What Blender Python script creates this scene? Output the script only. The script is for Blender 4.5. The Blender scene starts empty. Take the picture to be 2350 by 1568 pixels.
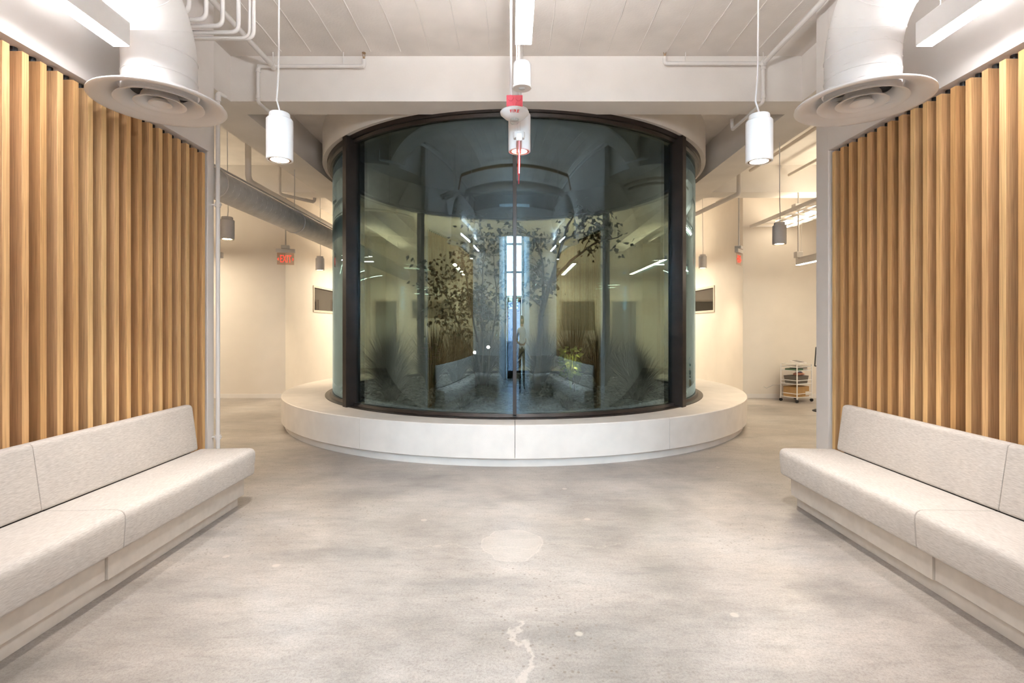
import bpy, math, random
from mathutils import Vector, Matrix
random.seed(7)
S = bpy.context.scene
C = S.collection
PI = math.pi
XC = 0.045                       # centre line of the lobby

# ---------------------------------------------------------------- camera
cam = bpy.data.cameras.new('camera'); camo = bpy.data.objects.new('camera', cam); C.objects.link(camo)
camo.location = (0, 0, 1.5); camo.rotation_euler = (PI/2, 0, 0)
cam.sensor_width = 36; cam.lens = 36*1196/2350; cam.shift_y = -36/2350; cam.clip_start = 0.02; cam.clip_end = 200
S.camera = camo
# ---------------------------------------------------------------- sky through the entrance, exposure
W = bpy.data.worlds.new('sky'); S.world = W; W.use_nodes = True
bg = W.node_tree.nodes['Background']; bg.inputs[0].default_value = (0.62, 0.82, 1.0, 1); bg.inputs[1].default_value = 52.0
S.view_settings.view_transform = 'Standard'; S.view_settings.look = 'None'; S.view_settings.gamma = 1
S.view_settings.use_curve_mapping = False
S.view_settings.exposure = 0.58
LOBBY = 37.0                     # brightness of the lobby linear lamps
CAN = 70.0
HALL = 60.0
try:
    S.cycles.use_denoising = True; S.cycles.denoiser = 'OPENIMAGEDENOISE'
    S.cycles.max_bounces = 10; S.cycles.transparent_max_bounces = 16; S.cycles.diffuse_bounces = 5; S.cycles.glossy_bounces = 4
    S.cycles.use_light_tree = False; S.cycles.use_adaptive_sampling = True; S.cycles.adaptive_threshold = 0.05; S.cycles.adaptive_min_samples = 16
    S.cycles.sample_clamp_indirect = 6; S.cycles.caustics_reflective = False; S.cycles.caustics_refractive = False
except Exception: pass
pl = bpy.data.lights.new('entrance_daylight', 'AREA'); pl.shape = 'RECTANGLE'; pl.size = 1.9; pl.size_y = 4.3
pl.cycles.is_portal = True
plo = bpy.data.objects.new('entrance_daylight', pl); C.objects.link(plo)
plo.location = (XC, -3.05, 2.15); plo.rotation_euler = (PI/2, 0, 0)

# ---------------------------------------------------------------- materials
def new_mat(name):
    m = bpy.data.materials.new(name); m.use_nodes = True
    nt = m.node_tree; b = nt.nodes['Principled BSDF']
    return m, nt, b
def N(nt, t, **kw):
    n = nt.nodes.new(t)
    for k, v in kw.items():
        if k in n.inputs: n.inputs[k].default_value = v
        else: setattr(n, k, v)
    return n
def L(nt, a, b): nt.links.new(a, b)
def ramp(nt, src, stops):
    r = nt.nodes.new('ShaderNodeValToRGB'); e = r.color_ramp.elements
    while len(e) < len(stops): e.new(0.5)
    for el, (p, c) in zip(e, stops):
        el.position = p; el.color = c if len(c) == 4 else (*c, 1)
    L(nt, src, r.inputs[0]); return r.outputs[0]
def mixc(nt, fac, a, b, mode='MIX'):
    m = nt.nodes.new('ShaderNodeMix'); m.data_type = 'RGBA'; m.blend_type = mode
    for s, v in ((m.inputs[0], fac), (m.inputs[6], a), (m.inputs[7], b)):
        if isinstance(v, (int, float)): s.default_value = v
        elif isinstance(v, tuple): s.default_value = v if len(v) == 4 else (*v, 1)
        else: L(nt, v, s)
    return m.outputs[2]
def mth(nt, op, a, b=None, c=None):
    m = nt.nodes.new('ShaderNodeMath'); m.operation = op
    for s, v in zip(m.inputs, (a, b, c)):
        if v is None: continue
        if isinstance(v, (int, float)): s.default_value = v
        else: L(nt, v, s)
    return m.outputs[0]
def plain(name, col, rough=0.5, metal=0.0, var=0.04, scale=6.0, bump=0.0, bscale=120.0):
    m, nt, b = new_mat(name)
    tc = N(nt, 'ShaderNodeTexCoord'); n = N(nt, 'ShaderNodeTexNoise', Scale=scale, Detail=2.0)
    L(nt, tc.outputs['Object'], n.inputs['Vector'])
    lo = tuple(max(0, c*(1-var*1.6)) for c in col); hi = tuple(min(1, c*(1+var)) for c in col)
    L(nt, ramp(nt, n.outputs['Fac'], [(0.3, lo), (0.7, hi)]), b.inputs['Base Color'])
    b.inputs['Roughness'].default_value = rough; b.inputs['Metallic'].default_value = metal
    if bump:
        n2 = N(nt, 'ShaderNodeTexNoise', Scale=bscale, Detail=1.0); L(nt, tc.outputs['Object'], n2.inputs['Vector'])
        bp = N(nt, 'ShaderNodeBump', Strength=bump, Distance=0.004); L(nt, n2.outputs['Fac'], bp.inputs['Height'])
        L(nt, bp.outputs[0], b.inputs['Normal'])
    return m
def emit(name, col, strength):
    m, nt, b = new_mat(name); nt.nodes.remove(b)
    e = N(nt, 'ShaderNodeEmission'); e.inputs[0].default_value = (*col, 1); e.inputs[1].default_value = strength
    L(nt, e.outputs[0], nt.nodes['Material Output'].inputs[0]); return m
M = {}
M['white'] = plain('white_paint', (0.84, 0.80, 0.775), 0.55, var=0.02)
M['soffit'] = plain('white_wall_paint', (0.80, 0.765, 0.74), 0.6, var=0.025, scale=3)
M['white_metal'] = plain('white_metal', (0.85, 0.84, 0.835), 0.38, var=0.01)
M['hall'] = plain('warm_wall_paint', (0.82, 0.755, 0.685), 0.6, var=0.02, scale=2)
M['ceil'] = plain('painted_concrete', (0.86, 0.815, 0.775), 0.75, var=0.06, scale=2.2, bump=0.35, bscale=45)
M['beam'] = plain('painted_concrete_beam', (0.87, 0.835, 0.80), 0.7, var=0.035, scale=2.0, bump=0.2, bscale=60)
M['stone'] = plain('cast_stone', (0.76, 0.70, 0.65), 0.6, var=0.035, scale=5, bump=0.12, bscale=90)
M['plinth'] = plain('bench_laminate', (0.66, 0.605, 0.545), 0.55, var=0.04, scale=14)
M['bronze'] = plain('dark_bronze', (0.030, 0.021, 0.017), 0.4, 0.3, var=0.15)
M['black'] = plain('black_rubber', (0.012, 0.012, 0.013), 0.5, var=0.1)
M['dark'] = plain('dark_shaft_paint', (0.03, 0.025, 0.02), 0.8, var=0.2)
M['grey_metal'] = plain('grey_metal', (0.62, 0.60, 0.58), 0.45, var=0.05)
M['duct'] = plain('galvanised_duct', (0.70, 0.68, 0.66), 0.5, 0.0, var=0.06, scale=9)
M['brown'] = plain('tan_trim', (0.36, 0.24, 0.14), 0.5)
M['red'] = plain('red_plastic', (0.86, 0.12, 0.16), 0.25, var=0.05)
M['exitred'] = emit('exit_red', (1.0, 0.05, 0.028), 1.5)
M['redprint'] = plain('red_print', (0.75, 0.03, 0.03), 0.5)
M['cable'] = plain('cable_white', (0.82, 0.80, 0.78), 0.5, var=0.01)
M['lobby_lens'] = emit('lobby_lens', (1.0, 0.98, 0.985), LOBBY)
M['lobby_up'] = emit('lobby_upper_lens', (1.0, 0.97, 0.965), LOBBY*1.5)
M['lobby_up2'] = emit('middle_upper_lens', (1.0, 0.97, 0.965), LOBBY*11.0)
M['lobby_mid'] = emit('middle_lens', (1.0, 0.98, 0.985), LOBBY*1.2)
M['can_lens'] = emit('can_lens', (1.0, 0.92, 0.82), CAN)
M['hall_lens'] = emit('hall_lens', (1.0, 0.86, 0.66), HALL)
M['back_lens'] = emit('back_hall_lens', (1.0, 0.87, 0.66), HALL*1.3)
M['left_lens'] = emit('far_passage_lens', (1.0, 0.85, 0.64), HALL*1.0)  # for the unseen lamps added to brighten the passage wall
M['strip_lens'] = emit('strip_lens', (1.0, 0.85, 0.62), HALL*0.15)
M['hall_up'] = emit('hall_upper_lens', (1.0, 0.84, 0.60), HALL*0.7)
M['hall_lens2'] = emit('hall_lens_bright', (1.0, 0.85, 0.62), HALL*1.2)
M['tan_can'] = plain('grey_can_paint', (0.68, 0.645, 0.62), 0.5, var=0.02)
M['door'] = plain('door_paint', (0.20, 0.18, 0.15), 0.5)
M['frame'] = plain('window_frame_paint', (0.62, 0.56, 0.48), 0.5)
M['soil'] = plain('dark_soil', (0.05, 0.042, 0.035), 0.9, var=0.3, scale=20)
M['pebble'] = plain('pebble', (0.22, 0.215, 0.205), 0.7, var=0.35, scale=9)
M['bark'] = plain('bark', (0.10, 0.075, 0.055), 0.85, var=0.3, scale=20)
M['leaf'] = plain('leaf', (0.028, 0.05, 0.018), 0.5, var=0.4, scale=8)
M['leaf2'] = plain('leaf_fresh', (0.26, 0.32, 0.07), 0.5, var=0.3, scale=8)
M['grass'] = plain('grass_blade', (0.022, 0.028, 0.013), 0.6, var=0.4, scale=8)
M['flower'] = plain('plum_flower', (0.20, 0.04, 0.09), 0.6, var=0.3, scale=30)
M['card'] = plain('cardboard', (0.46, 0.28, 0.12), 0.8, var=0.08)
M['greybin'] = plain('felt_bin', (0.16, 0.14, 0.12), 0.9)
M['pink'] = plain('pink_cloth', (0.80, 0.42, 0.33), 0.85)
M['blue'] = plain('blue_cloth', (0.20, 0.30, 0.55), 0.85)
M['green'] = plain('green_folder', (0.10, 0.17, 0.10), 0.7)
M['screen'] = plain('dark_screen', (0.10, 0.09, 0.085), 0.3)
M['paper'] = plain('paper', (0.75, 0.72, 0.68), 0.7)
M['asphalt'] = plain('street_paving', (0.30, 0.30, 0.295), 0.9)
M['skin'] = plain('skin', (0.42, 0.24, 0.16), 0.5)
M['cloth_dark'] = plain('dark_clothes', (0.02, 0.02, 0.025), 0.8)
M['cloth_white'] = plain('white_top', (0.75, 0.75, 0.78), 0.8)
M['hair'] = plain('dark_hair', (0.015, 0.011, 0.009), 0.5)

def mat_wood():
    m, nt, b = new_mat('oak')
    tc = N(nt, 'ShaderNodeTexCoord'); oi = N(nt, 'ShaderNodeObjectInfo')
    off = N(nt, 'ShaderNodeVectorMath', operation='SCALE'); off.inputs[0].default_value = (17.3, 31.7, 53.9); L(nt, oi.outputs['Random'], off.inputs['Scale'])
    add = N(nt, 'ShaderNodeVectorMath', operation='ADD'); L(nt, tc.outputs['Object'], add.inputs[0]); L(nt, off.outputs[0], add.inputs[1])
    mp = N(nt, 'ShaderNodeMapping'); mp.inputs['Scale'].default_value = (22, 22, 0.8); L(nt, add.outputs[0], mp.inputs['Vector'])
    n0 = N(nt, 'ShaderNodeTexNoise', Scale=1.0, Detail=3.0, Distortion=0.6); L(nt, mp.outputs[0], n0.inputs['Vector'])
    w = mth(nt, 'SINE', mth(nt, 'MULTIPLY', n0.outputs['Fac'], 46.0))
    mp2 = N(nt, 'ShaderNodeMapping'); mp2.inputs['Scale'].default_value = (170, 170, 3.0); L(nt, add.outputs[0], mp2.inputs['Vector'])
    n1 = N(nt, 'ShaderNodeTexNoise', Scale=1.0, Detail=3.0); L(nt, mp2.outputs[0], n1.inputs['Vector'])
    v = mth(nt, 'ADD', mth(nt, 'MULTIPLY', w, 0.07), n1.outputs['Fac'])
    grain = ramp(nt, v, [(0.28, (0.74, 0.70, 0.66)), (0.62, (1.04, 1.04, 1.04))])
    base = ramp(nt, oi.outputs['Random'], [(0.0, (0.50, 0.285, 0.125)), (0.3, (0.62, 0.385, 0.185)), (0.55, (0.68, 0.46, 0.235)), (0.8, (0.56, 0.33, 0.165)), (1.0, (0.70, 0.44, 0.21))])
    n2 = N(nt, 'ShaderNodeTexNoise', Scale=0.9, Detail=2.0); L(nt, add.outputs[0], n2.inputs['Vector'])
    c = mixc(nt, 1.0, base, grain, 'MULTIPLY')
    c = mixc(nt, 1.0, c, ramp(nt, n2.outputs['Fac'], [(0.3, (0.95, 0.945, 0.94)), (0.7, (1.03, 1.03, 1.03))]), 'MULTIPLY')
    ge = N(nt, 'ShaderNodeNewGeometry'); sx = N(nt, 'ShaderNodeSeparateXYZ'); L(nt, ge.outputs['True Normal'], sx.inputs[0])   # fronts paler and yellower, sides browner: their light and shade put into the colour
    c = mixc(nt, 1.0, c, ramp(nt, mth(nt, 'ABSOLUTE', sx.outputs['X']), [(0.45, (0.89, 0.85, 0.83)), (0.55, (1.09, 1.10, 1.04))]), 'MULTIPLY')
    L(nt, c, b.inputs['Base Color']); b.inputs['Roughness'].default_value = 0.62; b.inputs['Specular IOR Level'].default_value = 0.3
    bp = N(nt, 'ShaderNodeBump', Strength=0.12, Distance=0.002); L(nt, v, bp.inputs['Height']); L(nt, bp.outputs[0], b.inputs['Normal'])
    return m
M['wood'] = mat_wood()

def mat_fabric():
    m, nt, b = new_mat('woven_fabric')
    tc = N(nt, 'ShaderNodeTexCoord')
    mp = N(nt, 'ShaderNodeMapping'); mp.inputs['Scale'].default_value = (300, 30, 300); L(nt, tc.outputs['Object'], mp.inputs['Vector'])
    n = N(nt, 'ShaderNodeTexNoise', Scale=1.0, Detail=2.0); L(nt, mp.outputs[0], n.inputs['Vector'])
    n2 = N(nt, 'ShaderNodeTexNoise', Scale=5.0, Detail=3.0); L(nt, tc.outputs['Object'], n2.inputs['Vector'])
    c = ramp(nt, n.outputs['Fac'], [(0.30, (0.44, 0.408, 0.38)), (0.52, (0.535, 0.50, 0.468)), (0.72, (0.61, 0.575, 0.543))])
    c = mixc(nt, 1.0, c, ramp(nt, n2.outputs['Fac'], [(0.3, (0.95, 0.95, 0.95)), (0.7, (1.03, 1.02, 1.01))]), 'MULTIPLY')
    L(nt, c, b.inputs['Base Color']); b.inputs['Roughness'].default_value = 0.85
    w1 = N(nt, 'ShaderNodeTexNoise', Scale=420.0, Detail=1.0); L(nt, tc.outputs['Object'], w1.inputs['Vector'])
    hh = mth(nt, 'ADD', n.outputs['Fac'], w1.outputs['Fac'])
    bp = N(nt, 'ShaderNodeBump', Strength=0.3, Distance=0.002); L(nt, hh, bp.inputs['Height']); L(nt, bp.outputs[0], b.inputs['Normal'])
    return m
M['fabric'] = mat_fabric()

def mat_floor():
    m, nt, b = new_mat('polished_concrete')
    g = N(nt, 'ShaderNodeNewGeometry'); P = g.outputs['Position']
    big = N(nt, 'ShaderNodeTexNoise', Scale=0.9, Detail=4.0, Roughness=0.58, Distortion=0.25); L(nt, P, big.inputs['Vector'])
    mpp = N(nt, 'ShaderNodeMapping'); mpp.inputs['Scale'].default_value = (0.9, 2.6, 1); mpp.inputs['Rotation'].default_value = (0, 0, 0.25); L(nt, P, mpp.inputs['Vector'])
    swirl = N(nt, 'ShaderNodeTexNoise', Scale=1.1, Detail=4.0, Roughness=0.62, Distortion=0.35); L(nt, mpp.outputs[0], swirl.inputs['Vector'])
    c = ramp(nt, big.outputs['Fac'], [(0.30, (0.210, 0.190, 0.175)), (0.45, (0.318, 0.289, 0.266)), (0.58, (0.388, 0.357, 0.330)), (0.70, (0.440, 0.416, 0.396))])
    c = mixc(nt, 1.0, c, ramp(nt, swirl.outputs['Fac'], [(0.30, (0.76, 0.77, 0.785)), (0.45, (0.95, 0.95, 0.95)), (0.56, (1.02, 1.015, 1.01)), (0.70, (1.12, 1.10, 1.08))]), 'MULTIPLY')
    md_ = N(nt, 'ShaderNodeTexNoise', Scale=7.0, Detail=5.0, Roughness=0.72, Distortion=0.5); L(nt, mpp.outputs[0], md_.inputs['Vector'])
    c = mixc(nt, 1.0, c, ramp(nt, md_.outputs['Fac'], [(0.30, (0.82, 0.815, 0.81)), (0.47, (0.98, 0.98, 0.98)), (0.70, (1.09, 1.085, 1.08))]), 'MULTIPLY')
    # sand-grain speckle of the ground surface
    sp = N(nt, 'ShaderNodeTexVoronoi', Scale=150.0); L(nt, P, sp.inputs['Vector'])
    c = mixc(nt, 1.0, c, ramp(nt, sp.outputs['Distance'], [(0.0, (0.80, 0.79, 0.78)), (0.5, (1.05, 1.05, 1.05))]), 'MULTIPLY')
    fn = N(nt, 'ShaderNodeTexNoise', Scale=70.0, Detail=4.0, Roughness=0.8); L(nt, P, fn.inputs['Vector'])
    c = mixc(nt, 1.0, c, ramp(nt, fn.outputs['Fac'], [(0.32, (0.76, 0.745, 0.73)), (0.52, (1.0, 1.0, 1.0)), (0.75, (1.13, 1.13, 1.13))]), 'MULTIPLY')
    # exposed dark aggregate, only in some areas
    vo = N(nt, 'ShaderNodeTexVoronoi', Scale=22.0, Randomness=1.0); L(nt, P, vo.inputs['Vector'])
    area = N(nt, 'ShaderNodeTexNoise', Scale=0.6, Detail=2.0); L(nt, P, area.inputs['Vector'])
    fac = mth(nt, 'MULTIPLY', ramp(nt, vo.outputs['Distance'], [(0.10, (1, 1, 1)), (0.20, (0, 0, 0))]), ramp(nt, area.outputs['Fac'], [(0.43, (0, 0, 0)), (0.57, (0.85, 0.85, 0.85))]))
    c = mixc(nt, fac, c, (0.19, 0.16, 0.13))
    # pale filler spots
    vo2 = N(nt, 'ShaderNodeTexVoronoi', Scale=2.3); L(nt, P, vo2.inputs['Vector'])
    c = mixc(nt, ramp(nt, vo2.outputs['Distance'], [(0.045, (0.6, 0.6, 0.6)), (0.062, (0, 0, 0))]), c, (0.56, 0.50, 0.44))
    # the round patch and the filled crack in the middle of the lobby
    sep = N(nt, 'ShaderNodeSeparateXYZ'); L(nt, P, sep.inputs[0])
    wob = N(nt, 'ShaderNodeTexNoise', Scale=4.0, Detail=4.0); L(nt, P, wob.inputs['Vector'])
    wv = mth(nt, 'MULTIPLY', mth(nt, 'SUBTRACT', wob.outputs['Fac'], 0.5), 0.75)
    dx = mth(nt, 'DIVIDE', mth(nt, 'SUBTRACT', sep.outputs['X'], 0.01), 0.215); dy = mth(nt, 'DIVIDE', mth(nt, 'SUBTRACT', sep.outputs['Y'], 3.58), 0.27)
    r = mth(nt, 'ADD', mth(nt, 'SQRT', mth(nt, 'ADD', mth(nt, 'MULTIPLY', dx, dx), mth(nt, 'MULTIPLY', dy, dy))), wv)
    c = mixc(nt, ramp(nt, r, [(0.90, (0.35, 0.35, 0.35)), (1.0, (0, 0, 0))]), c, (0.47, 0.425, 0.38))
    ringm = mth(nt, 'SUBTRACT', 1.0, mth(nt, 'MINIMUM', mth(nt, 'MULTIPLY', mth(nt, 'ABSOLUTE', mth(nt, 'SUBTRACT', r, 0.97)), 26.0), 1.0))
    c = mixc(nt, mth(nt, 'MULTIPLY', ringm, 0.4), c, (0.56, 0.51, 0.46))
    crw = N(nt, 'ShaderNodeTexNoise', Scale=3.3, Detail=5.0, Roughness=0.6); L(nt, P, crw.inputs['Vector'])
    cl = mth(nt, 'ABSOLUTE', mth(nt, 'SUBTRACT', mth(nt, 'SUBTRACT', sep.outputs['X'], 0.045), mth(nt, 'MULTIPLY', mth(nt, 'SUBTRACT', crw.outputs['Fac'], 0.5), 0.34)))
    near = mth(nt, 'LESS_THAN', sep.outputs['Y'], 2.65)
    c = mixc(nt, mth(nt, 'MULTIPLY', near, ramp(nt, cl, [(0.006, (0.5, 0.5, 0.5)), (0.013, (0, 0, 0))])), c, (0.56, 0.50, 0.45))
    cl2 = mth(nt, 'ABSOLUTE', mth(nt, 'SUBTRACT', mth(nt, 'SUBTRACT', sep.outputs['Y'], 3.55), mth(nt, 'MULTIPLY', mth(nt, 'SUBTRACT', crw.outputs['Fac'], 0.5), 0.5)))
    c = mixc(nt, mth(nt, 'MULTIPLY', mth(nt, 'LESS_THAN', mth(nt, 'ABSOLUTE', sep.outputs['X']), 0.75), ramp(nt, cl2, [(0.004, (0.35, 0.35, 0.35)), (0.010, (0, 0, 0))])), c, (0.52, 0.46, 0.40))
    L(nt, c, b.inputs['Base Color'])
    b.inputs['Roughness'].default_value = 0.30
    b.inputs['Specular IOR Level'].default_value = 0.45
    return m
M['floor'] = mat_floor()

def mat_glass(name, tint, refl, f0):
    m, nt, b = new_mat(name); nt.nodes.remove(b)
    t = N(nt, 'ShaderNodeBsdfTransparent'); t.inputs[0].default_value = (*tint, 1)
    gl = N(nt, 'ShaderNodeBsdfGlossy'); gl.inputs['Color'].default_value = (*refl, 1); gl.inputs['Roughness'].default_value = 0.0
    lw = N(nt, 'ShaderNodeLayerWeight'); lw.inputs['Blend'].default_value = 0.5
    p5 = mth(nt, 'POWER', lw.outputs['Facing'], 5.0)
    fac = mth(nt, 'ADD', f0, mth(nt, 'MULTIPLY', p5, 1-f0))
    mx = N(nt, 'ShaderNodeMixShader'); L(nt, fac, mx.inputs[0]); L(nt, t.outputs[0], mx.inputs[1]); L(nt, gl.outputs[0], mx.inputs[2])
    L(nt, mx.outputs[0], nt.nodes['Material Output'].inputs[0]); return m
M['glass'] = mat_glass('tinted_curved_glass', (0.725, 0.765, 0.72), (0.58, 0.82, 1.0), 0.175)
M['clear'] = mat_glass('clear_glass', (0.92, 0.95, 0.95), (1, 1, 1), 0.04)
M['dim_glass'] = mat_glass('dim_glass', (0.28, 0.25, 0.22), (1, 1, 1), 0.06)
M['door_glass'] = mat_glass('dark_door_glass', (0.20, 0.20, 0.22), (1, 1, 1), 0.05)
M['acrylic'] = mat_glass('clear_acrylic', (0.85, 0.75, 0.70), (1, 1, 1), 0.05)

# ---------------------------------------------------------------- mesh helpers
class MB:
    def __init__(s): s.v = []; s.f = []
    def add(s, vs, fs):
        o = len(s.v); s.v += [tuple(p) for p in vs]; s.f += [tuple(i+o for i in f) for f in fs]; return s
    def box(s, x0, x1, y0, y1, z0, z1):
        vs = [(x, y, z) for z in (z0, z1) for y in (y0, y1) for x in (x0, x1)]
        return s.add(vs, [(0, 2, 3, 1), (4, 5, 7, 6), (0, 1, 5, 4), (2, 6, 7, 3), (0, 4, 6, 2), (1, 3, 7, 5)])
    def bar(s, a, b, w, h=None):
        h = h or w; a = Vector(a); b = Vector(b); d = (b-a); ln = d.length; q = d.to_track_quat('Z', 'Y')
        vs = [a+q @ Vector((x, y, z)) for z in (0, ln) for y in (-h/2, h/2) for x in (-w/2, w/2)]
        return s.add(vs, [(0, 2, 3, 1), (4, 5, 7, 6), (0, 1, 5, 4), (2, 6, 7, 3), (0, 4, 6, 2), (1, 3, 7, 5)])
    def tube(s, pts, r, n=12, cap=True):
        pts = [Vector(p) for p in pts]; rs = r if isinstance(r, (list, tuple)) else [r]*len(pts)
        rings = []; up = None
        for i, p in enumerate(pts):
            if i == 0: t = (pts[1]-p)
            elif i == len(pts)-1: t = (p-pts[i-1])
            else: t = (pts[i+1]-p).normalized()+(p-pts[i-1]).normalized()
            t.normalize()
            if up is None:
                a = Vector((0, 0, 1)) if abs(t.z) < 0.9 else Vector((1, 0, 0)); up = t.cross(a).normalized()
            up = (up-t*up.dot(t)).normalized(); sd = t.cross(up)
            rings.append([p+(up*math.cos(2*PI*k/n)+sd*math.sin(2*PI*k/n))*rs[i] for k in range(n)])
        vs = [v for r_ in rings for v in r_]; fs = []
        for i in range(len(rings)-1):
            for k in range(n): fs.append((i*n+k, i*n+(k+1) % n, (i+1)*n+(k+1) % n, (i+1)*n+k))
        if cap: fs.append(tuple(reversed(range(n)))); fs.append(tuple((len(rings)-1)*n+k for k in range(n)))
        return s.add(vs, fs)
    def lathe(s, prof, n=32, c=(0, 0, 0), a0=0.0, a1=2*PI, closed=None):
        full = abs(a1-a0-2*PI) < 1e-6; m = n if full else n+1; P = len(prof); vs = []
        for k in range(m):
            a = a0+(a1-a0)*k/n
            for r, z in prof: vs.append((c[0]+r*math.sin(a), c[1]-r*math.cos(a), c[2]+z))
        fs = []
        for k in range(n):
            k2 = (k+1) % m
            for i in range(P-1): fs.append((k*P+i, k2*P+i, k2*P+i+1, k*P+i+1))
            if closed: fs.append((k*P+P-1, k2*P+P-1, k2*P, k*P))
        if closed and not full:
            fs.append(tuple(reversed(range(P)))); fs.append(tuple((m-1)*P+i for i in range(P)))
        return s.add(vs, fs)
    def build(s, name, mat, parent=None, smooth=None, bevel=0, seg=2, flip=False):
        me = bpy.data.meshes.new(name); me.from_pydata(s.v, [], s.f); me.validate()
        import bmesh
        bm = bmesh.new(); bm.from_mesh(me); bmesh.ops.remove_doubles(bm, verts=bm.verts, dist=1e-6)
        if flip is not None:
            bmesh.ops.recalc_face_normals(bm, faces=bm.faces)
        bm.to_mesh(me); bm.free()
        if mat: me.materials.append(M[mat] if isinstance(mat, str) else mat)
        if smooth:
            me.shade_smooth(); me.set_sharp_from_angle(angle=math.radians(smooth))
        o = bpy.data.objects.new(name, me); C.objects.link(o)
        if parent: o.parent = parent
        if bevel:
            md = o.modifiers.new('bevel', 'BEVEL'); md.width = bevel; md.segments = seg; md.limit_method = 'ANGLE'; md.angle_limit = 0.6
            md.harden_normals = False
            me.shade_smooth(); me.set_sharp_from_angle(angle=math.radians(45))
        return o
def box(name, mat, x0, x1, y0, y1, z0, z1, parent=None, bevel=0):
    return MB().box(min(x0, x1), max(x0, x1), y0, y1, z0, z1).build(name, mat, parent, bevel=bevel)
def empty(name, loc=(0, 0, 0), rz=0):
    o = bpy.data.objects.new(name, None); C.objects.link(o); o.location = loc; o.rotation_euler = (0, 0, rz); o.empty_display_size = 0.1; return o
def tag(o, label, cat, group=None, kind=None):
    o['label'] = label; o['category'] = cat
    if group: o['group'] = group
    if kind: o['kind'] = kind
    return o
def struct(o, label=None):
    o['kind'] = 'structure'
    if label: o['label'] = label
    return o
def share(o, name, parent, loc=None, rot=None):
    c = bpy.data.objects.new(name, o.data); C.objects.link(c); c.parent = parent
    if loc is not None: c.location = loc
    if rot is not None: c.rotation_euler = rot
    return c
def copy_tree(o, parent=None):
    c = o.copy(); C.objects.link(c); c.parent = parent
    for ch in list(o.children): copy_tree(ch, c)
    return c
def arc(c, a, b, r, n=8):
    """quarter bend around c from direction a to direction b (unit vectors)"""
    c = Vector(c); a = Vector(a); b = Vector(b)
    return [c+(a*math.cos(t)+b*math.sin(t))*r for t in [PI/2*i/n for i in range(n+1)]]
def text_mesh(name, body, size, mat, parent=None, depth=0.001, spacing=1.0, thick=.015):
    cu = bpy.data.curves.new(name, 'FONT'); cu.body = body; cu.size = size; cu.extrude = depth; cu.align_x = 'CENTER'; cu.align_y = 'CENTER'; cu.space_character = spacing
    cu.offset = size*thick
    t = bpy.data.objects.new(name, cu); C.objects.link(t)
    dg = bpy.context.evaluated_depsgraph_get(); me = bpy.data.meshes.new_from_object(t.evaluated_get(dg))
    C.objects.unlink(t); bpy.data.objects.remove(t)
    me.materials.clear(); me.materials.append(M[mat]); me.name = name
    o = bpy.data.objects.new(name, me); C.objects.link(o); o.parent = parent; return o

# ---------------------------------------------------------------- the shell
HC = 4.42                         # ceiling
YB = 0.55                         # wall behind the photographer, its lobby face
struct(box('floor', 'floor', -14, 14, -3.2, 20, -0.2, 0), 'polished beige concrete floor with patches and a filled crack')
ceil = struct(box('ceiling', 'ceil', -14, 14, -3.2, 20, HC, HC+0.2), 'painted board-marked concrete ceiling')
# raised seams left by the boards
rs = random.Random(3)
for i in range(-9, 10):
    x = XC + 0.03 + i*0.316
    if abs(x-XC) > 2.72: continue
    m = MB(); pts = []; y = 0.7
    while y < 5.6:
        pts.append((x+rs.uniform(-.006, .006), y, HC-rs.uniform(0, .003))); y += 0.22
    m.tube(pts, [rs.uniform(.004, .009) for _ in pts], 5)
    m.build('board_seam', 'beam', ceil)
struct(box('ground_outside', 'asphalt', -14, 14, -40, -3.2, -0.22, -0.02), 'dark street paving outside the entrance')

XL, XR = XC-2.755, XC+2.765       # faces of the soffits over the slats (-2.71, 2.81)
ZS = 3.06
def slat_wall(name, side, xs, yend, post, lab):
    # xs: soffit face; side -1 left, +1 right
    xo = xs+side*0.31
    m = MB()
    xb = xs+side*0.12
    m.box(min(xb, xo), max(xb, xo), YB-0.2, yend, 0, ZS)
    m.box(min(xs, xo), max(xs, xo), YB-0.2, yend, ZS, HC)
    w = struct(m.build(name, 'soffit'), lab)
    pr = box('end_post', 'soffit', xs+side*(0.012 if side < 0 else 0.0), xo, yend, yend+post, 0, HC, w, bevel=0.004)
    xf = xs+side*0.016
    sl = MB().box(-0.05, 0.05, -0.0205, 0.0205, 0, ZS-0.03)
    proto = None
    y = yend-0.052
    k = 0
    clip = None
    while y > YB+0.1:
        if proto is None:
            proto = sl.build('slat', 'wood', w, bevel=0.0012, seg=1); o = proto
        else:
            o = proto.copy(); C.objects.link(o); o.parent = w
        o.location = (xf+side*0.05, y, 0)
        if clip is None:
            clip = MB().lathe([(0.0, ZS), (0.019, ZS), (0.019, ZS-0.031), (0.0, ZS-0.031)], 12, c=(side*.018, 0, 0)).build('fixing_disc', 'black', o)
        else:
            share(clip, 'fixing_disc', o)
        y -= 0.1125; k += 1
    return w
wl = slat_wall('wall_left', -1, XL, 4.66, 0.10, 'white wall faced with vertical oak slats beside the standpipe')
wr = slat_wall('wall_right', 1, XR, 4.63, 0.185, 'white wall faced with vertical oak slats ending in a wide white post')
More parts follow.
